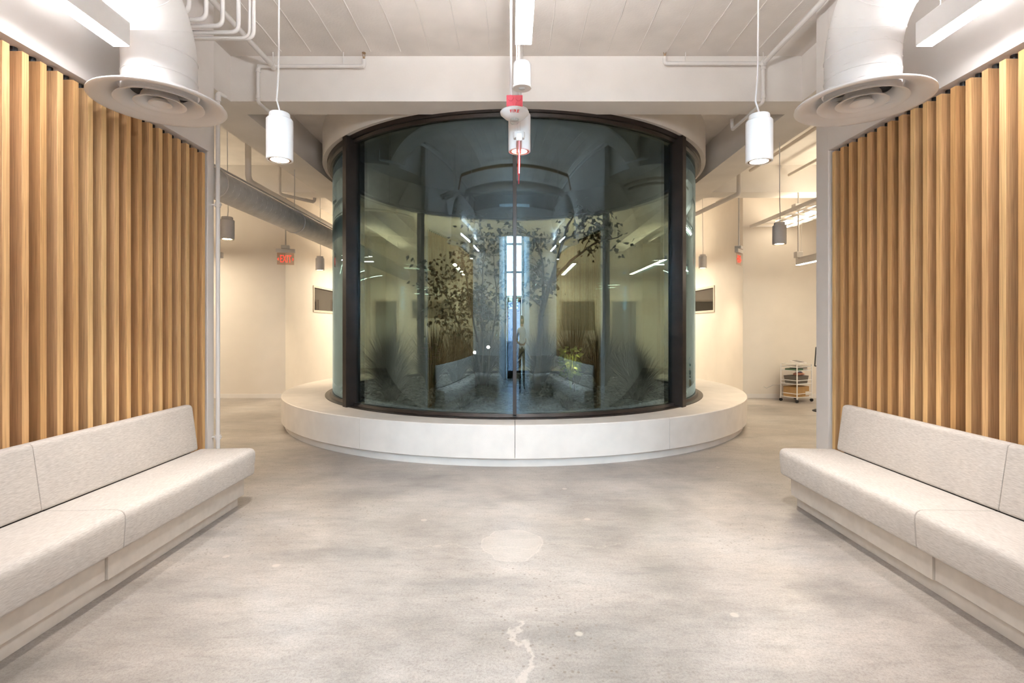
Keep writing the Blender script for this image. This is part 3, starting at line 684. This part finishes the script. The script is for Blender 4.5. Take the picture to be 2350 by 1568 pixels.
MB().tube([(0, 0, .27), (0, 0, HC-2.60)], .010, 10).build('stem', 'cable', t, smooth=60)
MB().box(-.022, .022, -.15, .15, .235, .29).build('top_rail', 'white_metal', t, bevel=.006)
pn = MB().box(-.004, .004, -.14, .14, .0, .235).build('panel', 'red', t)
for s in (-1, 1):
    tx = text_mesh('lettering', 'EXIT', .13, 'exitred', pn); tx.location = (s*.006, 0, .11); tx.rotation_euler = (PI/2, 0, s*PI/2)

# ---------------------------------------------------------------- passages
def exit_sign(x, y, zt, rz, top, lab, off=0.0):
    t = tag(empty('exit_sign', (x, y, zt-.36), rz), lab, 'exit sign', 'hanging exit signs')
    MB().tube([(0, 0, .36), (0, 0, top-zt+.36)], .014, 8).build('stem', 'grey_metal', t, smooth=60)
    MB().box(-.075, .075, -.06, .06, .305, .365).build('junction_box', 'grey_metal', t, bevel=.006)
    MB().box(-.17, .17, -.035, .035, .225, .30).build('top_rail', 'brown' if False else 'tan_can', t, bevel=.008)
    pn = MB().box(-.15, .15, -.005, .005, .0, .225).build('panel', 'acrylic', t)
    for s in (1,):
        tx = text_mesh('lettering', 'EXIT', .165, 'exitred', pn, thick=.004, spacing=1.08); tx.location = (0, s*-.008, .105); tx.rotation_euler = (PI/2, 0, 0 if s > 0 else PI); tx.scale = (.56, 1.2, 1)
        for q in (-1, 1):
            MB().add([(q*.145, s*-.008, .105), (q*.122, s*-.008, .135), (q*.122, s*-.008, .075), (q*.145, s*-.010, .105), (q*.122, s*-.010, .135), (q*.122, s*-.010, .075)], [(0, 1, 2), (3, 5, 4), (0, 3, 4, 1), (1, 4, 5, 2), (2, 5, 3, 0)]).build('arrow', 'exitred', pn)
    return t
exit_sign(-4.30, 9.9, 3.02, math.radians(16), HC, 'lit red exit sign hanging under the round duct')
exit_sign(4.33, 9.95, 3.02, math.radians(52), HC, 'lit red exit sign turned edgewise near the wire cart')

t = tag(empty('round_duct', (-3.38, 9, 3.115)), 'long grey round duct running past the drum above the grey lamps', 'air duct')
MB().tube([(0, y-9, 0) for y in (4.9, 7, 10, 13, 16.5)], .166, 32).build('pipe', 'duct', t, smooth=40)
sp = MB(); n = 1300; sp.tube([(math.cos(2*PI*k/16)*.167, -4.05+k*.0085, math.sin(2*PI*k/16)*.167) for k in range(n)], .0022, 4); sp.build('spiral_rib', 'duct', t, smooth=60)
for y in (5.9, 8.1, 10.3):
    MB().tube([(math.cos(2*PI*k/32)*.172, y-9, math.sin(2*PI*k/32)*.172) for k in range(33)], .010, 6, cap=False).build('hanger_strap', 'tan_can', t, smooth=60)
    MB().tube([(0, y-9, .17), (0, y-9, HC-3.115)], .007, 6).build('hanger_rod', 'grey_metal', t)
MB().tube([(.02, -4.1, .20), (.02, 6, .20)], .012, 8).build('side_rail', 'tan_can', t)
tag(MB().tube(route([(-4.0, 7.9, HC), (-4.0, 7.9, 3.70), (-4.0, 13, 3.70)], .12), .045, 14).build('drain_pipe', 'tan_can', smooth=50), 'thick painted pipe dropping from the ceiling behind the round duct', 'pipe')
tag(MB().tube(route([(-4.15, 9.3, HC), (-4.15, 9.3, 3.85), (-3.75, 9.9, 3.85), (-3.75, 9.9, 4.1)], .06), .03, 12).build('drain_pipe', 'tan_can', smooth=50), 'thinner bent pipe behind the round duct next to the drum', 'pipe')
t = tag(empty('conduit_pole', (-4.66, 8.3, 2.58)), 'thin conduit pole with a square box behind the grey lamp under the round duct', 'conduit')
MB().tube([(0, 0, .03), (0, 0, HC-2.58)], .013, 10).build('tube', 'tan_can', t, smooth=50)
MB().box(-.045, .045, -.04, .04, 0, .09).build('junction_box', 'tan_can', t, bevel=.005)
# right passage
tag(MB().tube(route([(4.05, 9.3, HC-.002), (4.05, 9.3, 3.86), (3.7, 11.5, 3.80), (3.7, 14, 3.80)], .06), .04, 12).build('drain_pipe', 'tan_can', smooth=50), 'painted pipe running behind the drum on the cart side', 'pipe')
t = tag(empty('conduit_pole', (5.22, 9.5, 2.72)), 'conduit pole with a square box above the warm linear lamp', 'conduit')
MB().tube([(0, 0, .0), (0, 0, HC-2.72)], .014, 10).build('tube', 'tan_can', t, smooth=50)
MB().box(-.06, .06, -.05, .05, .02, .13).build('junction_box', 'tan_can', t, bevel=.005)
MB().box(-.09, .09, -.07, .07, .93, 1.0).build('ceiling_box', 'white', t, bevel=.005)
t = tag(empty('cable_tray', (5.35, 9.2, 3.52)), 'white ladder tray carrying bright strip lamps above the cart', 'cable tray')
for x in (-.42, .42): MB().box(x-.03, x+.03, -1.7, 1.55, 0, .05).build('side_rail', 'white', t)
for k in range(9): MB().box(-.39, .39, -1.6+k*.38-.02, -1.6+k*.38+.02, 0, .03).build('rung', 'white', t)
for x in (-.42, .42): MB().tube([(x, -1.2, .05), (x, -1.2, HC-3.52)], .008, 6).build('hanger_rod', 'white', t)
for x in (.05, .25):
    MB().box(x-.035, x+.035, -1.6, 1.45, .05, .10).build('strip_lamp', 'white', t); MB().box(x-.03, x+.03, -1.58, 1.43, .10, .115).build('strip_lens', 'strip_lens', t)
    MB().box(x-.03, x+.03, -1.58, 1.43, -.012, .0).build('strip_lens', 'strip_lens', t)
for k, (z, x0) in enumerate(((4.30, 4.3), (4.22, 5.0), (4.34, 5.8))):
    tag(MB().tube([(x0, 4.6, z), (x0, 9.4, z)], .03, 10).build('ceiling_pipe', 'hall', smooth=50), ['long warm-lit ceiling pipe nearest the long beam', 'long warm-lit ceiling pipe, middle of three', 'long warm-lit ceiling pipe farthest from the long beam'][k], 'pipe', 'ceiling pipes above the cart')

# wire cart
t = tag(empty('wire_cart', (5.66, 10.38, 0), math.radians(28)), 'white wire utility cart on black castors by the far wall', 'cart')
hx, hy = .23, .17
for sx in (-1, 1):
    for sy in (-1, 1):
        MB().tube([(sx*hx, sy*hy, .06), (sx*hx, sy*hy, .74)], .011, 8).build('post', 'white_metal', t, smooth=50)
        c = MB().tube([(sx*hx-.014, sy*hy, .03), (sx*hx+.014, sy*hy, .03)], .030, 14).build('castor', 'black', t, smooth=50)
for z in (.10, .36, .62):
    MB().box(-hx, hx, -hy, hy, z-.006, z).build('shelf', 'white_metal', t)
    for z2 in (z, z+.07):
        for sy in (-1, 1): MB().tube([(-hx, sy*hy, z2), (hx, sy*hy, z2)], .007, 6).build('rail', 'white_metal', t)
        for sx in (-1, 1): MB().tube([(sx*hx, -hy, z2), (sx*hx, hy, z2)], .007, 6).build('rail', 'white_metal', t)
def oncart(name, mb, mat, z, lab, cat, x=0, y=0, rz=0, bevel=.004):
    o = mb.build(name, mat, bevel=bevel); R = Matrix.Rotation(math.radians(28), 3, 'Z'); p = R @ Vector((x, y, 0))
    o.location = (5.66+p.x, 10.38+p.y, z); o.rotation_euler = (0, 0, math.radians(28)+rz); return tag(o, lab, cat)
b = oncart('cardboard_box', MB().box(-.20, .20, -.14, .14, 0, .20), 'card', .101, 'brown cardboard box on the bottom shelf of the cart', 'box')
MB().box(.08, .19, -.143, -.1402, .02, .10).build('label_sheet', 'paper', b)
oncart('storage_bin', MB().add([(-.17, -.12, 0), (.17, -.12, 0), (.17, .12, 0), (-.17, .12, 0), (-.19, -.14, .15), (.19, -.14, .15), (.19, .14, .15), (-.19, .14, .15)], [(0, 3, 2, 1), (4, 5, 6, 7), (0, 1, 5, 4), (1, 2, 6, 5), (2, 3, 7, 6), (3, 0, 4, 7)]), 'greybin', .361, 'dark grey felt bin on the middle shelf of the cart', 'bin')
def blob(r, seed, sx=1, sy=1, sz=1, n=10):
    q = random.Random(seed); m = MB(); prof = []
    vs = []; fs = []
    for i in range(n+1):
        th = PI*i/n
        for k in range(14):
            a = 2*PI*k/14; rr = r*(1+q.uniform(-.18, .18)); vs.append((sx*rr*math.sin(th)*math.cos(a), sy*rr*math.sin(th)*math.sin(a), sz*rr*(math.cos(th)+1)))
    for i in range(n):
        for k in range(14): fs.append((i*14+k, i*14+(k+1) % 14, (i+1)*14+(k+1) % 14, (i+1)*14+k))
    return m.add(vs, fs)
oncart('folded_cloth', blob(.10, 3, 1.3, .8, .28), 'pink', .512, 'crumpled pink cloth lying on the grey felt bin', 'cloth', .03, -.03, bevel=0)
oncart('folded_cloth', blob(.045, 4, 1.0, .8, .5), 'blue', .545, 'small blue cloth on top of the pink cloth', 'cloth', .09, -.02, bevel=0)
oncart('document_folder', MB().box(-.17, .06, -.12, .12, 0, .035), 'green', .621, 'dark green folder on the upper shelf of the cart', 'folder', -.02, 0, .1)
oncart('book', MB().box(-.12, .12, -.10, .10, 0, .02), 'greybin', .657, 'thin dark book lying on the green folder', 'book', .04, -.02, -.2)
sc_ = oncart('desk_scale', MB().box(-.14, .14, -.10, .10, 0, .03), 'white', .70, 'white flat scale with dark screen tilted on top of the cart', 'scale', .06, 0, .1)
sc_.rotation_euler[0] = .18; sc_.location.z = .76
MB().box(-.10, .08, -.08, .08, .0302, .033).build('screen', 'screen', sc_)
oncart('paper_tray', MB().box(-.22, .22, -.16, .16, 0, .012), 'paper', .742, 'pale tray lying across the top of the cart', 'tray')
tag(MB().tube([(5.44, 10.32, .33), (5.32, 10.6, .30), (5.24, 10.72, .22), (5.20, 10.765, .24)], .006, 6).build('power_cord', 'grey_metal', smooth=60), 'grey power cord trailing from the cart to the wall', 'cord')
# sign stand
t = tag(empty('sign_stand', (5.47, 9.12, 0)), 'black floor sign stand half hidden by the white post', 'sign stand')
MB().lathe([(0, .0), (.19, .0), (.19, .012), (.15, .028), (.03, .034), (0, .036)], 32).build('base', 'black', t, smooth=40)
MB().tube([(.0, 0, .03), (.0, 0, 1.32)], .014, 10).build('pole', 'black', t, smooth=50)
fr = MB()
pts = [(-.20, -.05, .80), (.24, -.05, .80), (.30, .05, 1.12), (-.12, .05, 1.12)]
for a, b2 in zip(pts, pts[1:]+pts[:1]): fr.bar(a, b2, .018)
fr.build('frame', 'black', t)
MB().add([Vector(p)+Vector((0, .004, 0)) for p in pts]+[Vector(p)+Vector((0, .012, 0)) for p in pts], [(0, 1, 2, 3), (7, 6, 5, 4), (0, 4, 5, 1), (1, 5, 6, 2), (2, 6, 7, 3), (3, 7, 4, 0)]).build('sheet', 'paper', t)
MB().box(-.03, .03, -.02, .02, 1.30, 1.34).build('clip', 'black', t)

# ---------------------------------------------------------------- planting inside the drum
GZ = 0.42
rg = random.Random(11)
vs = []; fs = []
ico = [(0, 0, 1), (.89, 0, .45), (.28, .85, .45), (-.72, .53, .45), (-.72, -.53, .45), (.28, -.85, .45), (.72, .53, -.45), (-.28, .85, -.45), (-.89, 0, -.45), (-.28, -.85, -.45), (.72, -.53, -.45), (0, 0, -1)]
icf = [(0, 1, 2), (0, 2, 3), (0, 3, 4), (0, 4, 5), (0, 5, 1), (1, 6, 2), (2, 7, 3), (3, 8, 4), (4, 9, 5), (5, 10, 1), (6, 7, 2), (7, 8, 3), (8, 9, 4), (9, 10, 5), (10, 6, 1), (11, 7, 6), (11, 8, 7), (11, 9, 8), (11, 10, 9), (11, 6, 10)]
peb = MB()
for i in range(9000):
    a = rg.uniform(0, 2*PI); r = 2.77*math.sqrt(rg.uniform(.02, 1)); s = rg.uniform(.018, .04)
    mound = .10*max(0, abs(math.sin(a))*r/2.77-.55)
    sx, sy, sz = s*rg.uniform(.8, 1.3), s*rg.uniform(.8, 1.3), s*.6
    px, py, pz = DC[0]+r*math.sin(a), DC[1]-r*math.cos(a), .405+mound+rg.uniform(0, .03)
    o0 = len(peb.v)
    peb.v += [(px+x*sx, py+y*sy, pz+z*sz) for x, y, z in ico]; peb.f += [tuple(j+o0 for j in f) for f in icf]
o = peb.build('pebbles', 'pebble', smooth=None, flip=None); tag(o, 'grey pebbles covering the ground inside the glass drum', 'pebbles', kind='stuff')

def leafy(mb, p, d, size, rr):
    d = Vector(d).normalized(); s = d.cross(Vector((rr.uniform(-1, 1), rr.uniform(-1, 1), rr.uniform(-1, 1)))).normalized(); n = d.cross(s)*.18
    p = Vector(p); w = size*.32
    mb.add([p, p+d*size*.35+s*w+n*size*.4, p+d*size, p+d*size*.35-s*w+n*size*.4, p+d*size*.5-n*size*.2], [(0, 1, 4), (1, 2, 4), (2, 3, 4), (3, 0, 4)])
def tree(x, y, stems, lab, seed, nleaf, lsize, crown):
    rr = random.Random(seed); t = tag(empty('courtyard_tree', (x, y, GZ)), lab, 'tree')
    lv = MB(); tips = []
    for st in stems:
        P = [Vector(p) for p in st[0]]; r0 = st[1]
        # smooth the stem
        Q = []
        for i in range(len(P)-1):
            for k in range(4): Q.append(P[i].lerp(P[i+1], k/4)+Vector((rr.uniform(-.012, .012), rr.uniform(-.012, .012), 0)))
        Q.append(P[-1])
        n = len(Q); tr = MB().tube(Q, [r0*(1-.75*i/n) for i in range(n)], 8).build('stem', 'bark', t, smooth=60)
        for k in range(st[2]):
            i = rr.randint(int(n*.45), n-1); a = rr.uniform(0, 2*PI); ln = rr.uniform(.25, .6)
            e = Q[i]+Vector((math.cos(a)*ln, math.sin(a)*ln, rr.uniform(.05, .45)))
            mid = Q[i].lerp(e, .5)+Vector((0, 0, .05))
            MB().tube([Q[i], mid, e], [r0*.28, r0*.2, r0*.08], 5).build('branch', 'bark', tr, smooth=60)
            tips += [mid, e, Q[i].lerp(e, .75)]
        tips.append(Q[-1])
    for k in range(nleaf):
        c = rr.choice(tips); p = c+Vector((rr.gauss(0, crown), rr.gauss(0, crown), rr.gauss(-.02, crown*.7)))
        leafy(lv, p, (rr.uniform(-1, 1), rr.uniform(-1, 1), rr.uniform(-1, .2)), lsize*rr.uniform(.7, 1.3), rr)
    f = lv.build('foliage', 'leaf', t, flip=None); f['kind'] = 'stuff'
    return t
tree(-.55, 9.3, [([(0, 0, 0), (-.06, 0, .7), (-.20, .05, 1.5), (-.35, .1, 2.35)], .028, 8), ([(.02, .03, 0), (.02, .05, .8), (0, .1, 1.7), (.05, .1, 2.6)], .026, 8), ([(.05, 0, 0), (.18, 0, .7), (.28, -.05, 1.5), (.22, -.1, 2.4)], .024, 7), ([(-.05, .0, 0), (-.2, .1, .6), (-.5, .15, 1.3), (-.75, .1, 1.9)], .02, 7)], 'bushy multi-stem tree inside the drum left of its centre mullion', 5, 1500, .085, .17)
tree(.42, 8.6, [([(0, 0, 0), (.02, 0, .6), (.06, 0, 1.25), (.20, 0, 1.75), (.36, .0, 2.25), (.50, .05, 2.75)], .060, 7), ([(.05, 0, 1.2), (.11, .05, 1.7), (.08, .1, 2.2), (-.08, .1, 2.65)], .032, 6), ([(.22, 0, 1.8), (.55, .0, 2.15), (.95, .0, 2.45), (1.35, .05, 2.55)], .028, 6)], 'leaning open-branched tree inside the drum right of its centre mullion', 9, 620, .095, .15)

def tussock(x, y, h, n, spread, lab, seed, mat='grass', grp='ornamental grasses in the drum', z=GZ):
    rr = random.Random(seed); m = MB()
    for k in range(n):
        a = rr.uniform(0, 2*PI); sp_ = spread*rr.uniform(.15, 1)*1.0; hh = h*rr.uniform(.65, 1.1); bx0 = rr.uniform(-.06, .06); by0 = rr.uniform(-.06, .06)
        w = .011*rr.uniform(.7, 1.4); side = Vector((-math.sin(a), math.cos(a), 0))*w; prev = None; vs = []
        dr_ = rr.random()**.7; lean = .15+1.1*dr_
        for i in range(6):
            t_ = i/5; ang = lean*(.25+1.25*t_*dr_)          # the blade bends over as it rises
            if i == 0: p = Vector((bx0, by0, 0))
            else: p = p+Vector((math.cos(a)*math.sin(ang), math.sin(a)*math.sin(ang), math.cos(ang)))*(hh/5)
            rd = Vector((x+p.x-DC[0], y+p.y-DC[1]))                # blades stop short of the glass
            if rd.length > 2.72: rd = rd*(2.72/rd.length); p = Vector((rd.x+DC[0]-x, rd.y+DC[1]-y, p.z))
            s = side*(1-t_*.92); vs += [p-s, p+s]
        m.add(vs, [(2*i, 2*i+1, 2*i+3, 2*i+2) for i in range(5)])
    o = m.build('grass_tussock', mat, flip=None); o.location = (x, y, z); return tag(o, lab, 'grass', grp)
TUS = [(-1.72, 7.45, .62, 230, .42, 'arching dark grass tussock by the bronze mullion on the standpipe side'),
       (-1.95, 8.3, .95, 200, .35, 'tall grass tussock beside the drum wall on the standpipe side'),
       (-1.45, 9.4, 1.0, 200, .35, 'tall grass tussock behind the plum flowers'),
       (-1.05, 9.75, 1.05, 220, .35, 'dense tall grass tussock left of the bushy tree'),
       (-.55, 9.9, 1.05, 200, .35, 'tall grass tussock at the foot of the bushy tree'),
       (-.1, 10.2, 1.0, 160, .3, 'tall grass tussock behind the centre mullion'),
       (.55, 9.9, .95, 160, .35, 'tall grass tussock behind the leaning trunk'),
       (1.15, 9.6, 1.1, 220, .35, 'tall grass tussock behind the lit fresh plant'),
       (1.6, 9.3, 1.0, 220, .38, 'dense grass tussock right of the lit fresh plant'),
       (1.95, 8.6, .8, 180, .35, 'tall grass tussock beside the drum wall on the cart side'),
       (1.80, 7.45, .66, 240, .45, 'arching dark grass tussock by the bronze mullion on the cart side'),
       (-.62, 6.75, .16, 60, .22, 'short grass sprigs on the pebbles by the front glass, standpipe side'),
       (.72, 6.75, .16, 60, .22, 'short grass sprigs on the pebbles by the front glass, cart side')]
for i, (x, y, h, n, sp_, lab) in enumerate(TUS): tussock(x, y, h*1.1, n*3 if h > .5 else n, sp_, lab, 20+i)
# plum flowers
rr = random.Random(5); t = tag(empty('flowering_plant', (-1.40, 8.85, GZ)), 'plum-coloured flowering plant among the grasses in the drum', 'plant')
st = MB(); fl = MB()
for k in range(46):
    a = rr.uniform(0, 2*PI); r = .18*math.sqrt(rr.random()); e = Vector((math.cos(a)*r, math.sin(a)*r, rr.uniform(.42, .78)))
    st.tube([(e.x*.3, e.y*.3, 0), e], .004, 4)
    for q in range(5):
        b = 2*PI*q/5+rr.random(); d = Vector((math.cos(b), math.sin(b), .4)); s = Vector((-math.sin(b), math.cos(b), 0))*.014
        fl.add([e, e+d*.02+s, e+d*.038, e+d*.02-s], [(0, 1, 2, 3)])
st.build('stems', 'leaf', t, flip=None)['kind'] = 'stuff'; f = fl.build('petals', 'flower', t, flip=None); f['kind'] = 'stuff'
# lit fresh plant and garden spots
rr = random.Random(8); lv = MB()
for k in range(150):
    a = rr.uniform(0, 2*PI); r = .16*math.sqrt(rr.random()); leafy(lv, (math.cos(a)*r, math.sin(a)*r, rr.uniform(.25, .72)), (math.cos(a), math.sin(a), rr.uniform(-.9, .4)), rr.uniform(.06, .12), rr)
for k in range(20):
    a = rr.uniform(0, 2*PI); lv.tube([(0, 0, 0), (math.cos(a)*.05, math.sin(a)*.05, .3), (math.cos(a)*.12, math.sin(a)*.12, .6)], .004, 4)
o = lv.build('leafy_shrub', 'leaf2', flip=None); o.location = (.98, 8.7, GZ); tag(o, 'fresh yellow-green shrub lit by a garden spot in the drum', 'shrub')
def spot(x, y, z, aim, power, lab):
    t = tag(empty('garden_spot', (x, y, GZ)), lab, 'garden lamp', 'garden spots in the drum')
    h = z-GZ
    MB().tube([(0, 0, 0), (0, 0, h)], .008, 8).build('stake', 'bronze', t, smooth=60)
    d = (Vector(aim)-Vector((x, y, z))).normalized(); p = Vector((0, 0, h))
    MB().tube([p-d*.05, p+d*.05], .028, 16, cap=False).build('head', 'bronze', t, smooth=50)
    MB().tube([p+d*.02, p+d*.024], .025, 16).build('lens', 'can_lens', t)
    l = bpy.data.lights.new('spot', 'SPOT'); l.energy = power; l.color = (1, .82, .52); l.spot_size = .9; l.spot_blend = .5; l.shadow_soft_size = .02
    lo = bpy.data.objects.new('spot_beam', l); C.objects.link(lo); lo.parent = t; lo.location = p+d*.06; lo.rotation_euler = d.to_track_quat('-Z', 'Y').to_euler()
spot(1.0, 8.35, .62, (.98, 8.72, 1.02), 22, 'small bronze garden spot aimed at the fresh shrub')
spot(-.62, 8.9, 1.05, (-.9, 8.2, 1.0), 12, 'small bronze garden spot at the foot of the bushy tree')
spot(-.42, 9.1, 1.12, (-.3, 8.4, 1.3), 8, 'small bronze garden spot beside the centre mullion')

# ---------------------------------------------------------------- the two people standing in the entrance
def person(name, x, y, rz, arms, lab, top_mat, leg_mat, top_z, extra=None):
    vs = [(0, 0, .95), (0, 0, 1.12), (0, -.01, 1.32), (0, 0, 1.46), (0, .01, 1.52), (0, .03, 1.62), (0, .025, 1.70)]
    rad = [(.155, .11), (.135, .10), (.165, .115), (.065, .06), (.052, .052), (.082, .098), (.07, .08)]
    ed = [(0, 1), (1, 2), (2, 3), (3, 4), (4, 5), (5, 6)]
    def chain(start, pts):
        p = start
        for q, r in pts:
            vs.append(q); rad.append((r, r)); ed.append((p, len(vs)-1)); p = len(vs)-1
        return p
    for s in (-1, 1):
        chain(0, [((s*.095, 0, .86), .092), ((s*.10, .02, .50), .062), ((s*.105, -.02, .26), .055), ((s*.105, -.01, .09), .042), ((s*.115, .07, .045), .04), ((s*.12, .15, .035), .03)])
        el, wr, pm, fd = arms[s]
        w = chain(2, [((s*.185, 0, 1.41), .06), ((s*.5*(.19+abs(el[0])), el[1]*.5, (1.41+el[2])/2), .05), ((s*el[0], el[1], el[2]), .044), ((s*wr[0], wr[1], wr[2]), .030), ((s*pm[0], pm[1], pm[2]), .034)])
        f = Vector((s*fd[0], fd[1], fd[2])).normalized(); c = f.cross(Vector((0, .3, 1))).normalized(); p0 = Vector(vs[w])
        for k, ln in enumerate((.07, .08, .085, .075)):
            o = c*(k-1.5)*.02; chain(w, [(tuple(p0+o+f*ln*.55), .0095), (tuple(p0+o+f*ln+Vector((0, 0, -.012))), .008)])
        chain(w, [(tuple(p0+c*s*-.045+f*.01), .010), (tuple(p0+c*s*-.055+f*.045), .0085)])
    me = bpy.data.meshes.new('body'); me.from_pydata(vs, ed, []); o = bpy.data.objects.new('body', me); C.objects.link(o)
    md = o.modifiers.new('skin', 'SKIN'); md.use_smooth_shade = True
    for i, r in enumerate(rad): me.skin_vertices[0].data[i].radius = r; me.skin_vertices[0].data[i].use_root = (i == 0)
    o.modifiers.new('sub', 'SUBSURF').levels = 1; o.modifiers['sub'].render_levels = 1
    dg = bpy.context.evaluated_depsgraph_get(); m2 = bpy.data.meshes.new_from_object(o.evaluated_get(dg)); bpy.data.objects.remove(o)
    m2.name = 'body'
    for k in (leg_mat, top_mat, 'skin', 'hair'): m2.materials.append(M[k])
    for p in m2.polygons:
        c = p.center; p.use_smooth = True
        arm = abs(c.x) > .20 or (c.y > .16 and c.z > .8)
        if c.z < .07: p.material_index = 3
        elif c.z < top_z and not arm: p.material_index = 0
        elif c.z > 1.475 and not arm: p.material_index = 3 if (c.z > 1.69 or c.y < .0) else 2
        elif arm and (c.y > .12 or c.z < 1.22): p.material_index = 2
        else: p.material_index = 1
    t = tag(empty('person', (x, y, 0), rz), lab, 'person')
    b = bpy.data.objects.new('body', m2); C.objects.link(b); b.parent = t
    MB().lathe([(0, .115), (.05, .105), (.082, .07), (.096, .02), (.098, -.03), (.085, -.08), (.06, -.10)], 20).build('hair', 'hair', t, smooth=60)
    h = t.children[-1]; h.location = (0, .0, 1.635)
    for s in (-1, 1):
        e = MB().lathe([(0, -.009), (.009, 0), (0, .009)], 8).build('eye', 'black', t, smooth=80); e.location = (s*.032, .118, 1.625)
        q = MB().lathe([(0, -.028), (.010, 0), (0, .028)], 8).build('ear', 'skin', t, smooth=80); q.location = (s*.086, .02, 1.615)
    q = MB().add([(0, .15, 1.588), (-.014, .12, 1.585), (.014, .12, 1.585), (0, .118, 1.625)], [(0, 1, 2), (0, 3, 1), (0, 2, 3), (1, 3, 2)]).build('nose', 'skin', t)
    MB().bar((-.022, .119, 1.562), (.022, .119, 1.562), .006).build('mouth', 'flower', t)
    return t
hold = {s: ((.25, .10, 1.17), (.13, .26, 1.40), (.09, .30, 1.45), (-.5, .35, .3)) for s in (-1, 1)}
person('person', .0, -.46, 0, hold, 'person in dark clothes holding a black camera in the entrance, mirrored in the glass', 'cloth_dark', 'cloth_dark', 1.0)
clasp = {s: ((.235, .03, 1.13), (.10, .22, 1.07), (.05, .26, 1.06), (-.8, .3, .1)) for s in (-1, 1)}
person('person', .66, -.50, 0, clasp, 'person in a white top and dark trousers with clasped hands, mirrored in the glass', 'cloth_white', 'cloth_dark', 1.0)
t = tag(empty('photo_camera', (0, -.11, 1.47)), 'black camera held by the person in dark clothes', 'camera')
MB().box(-.07, .07, -.03, .03, -.05, .045).build('camera_body', 'black', t, bevel=.008)
MB().tube([(0, .03, 0), (0, .085, 0)], .036, 20, cap=True).build('lens_barrel', 'black', t, smooth=50)
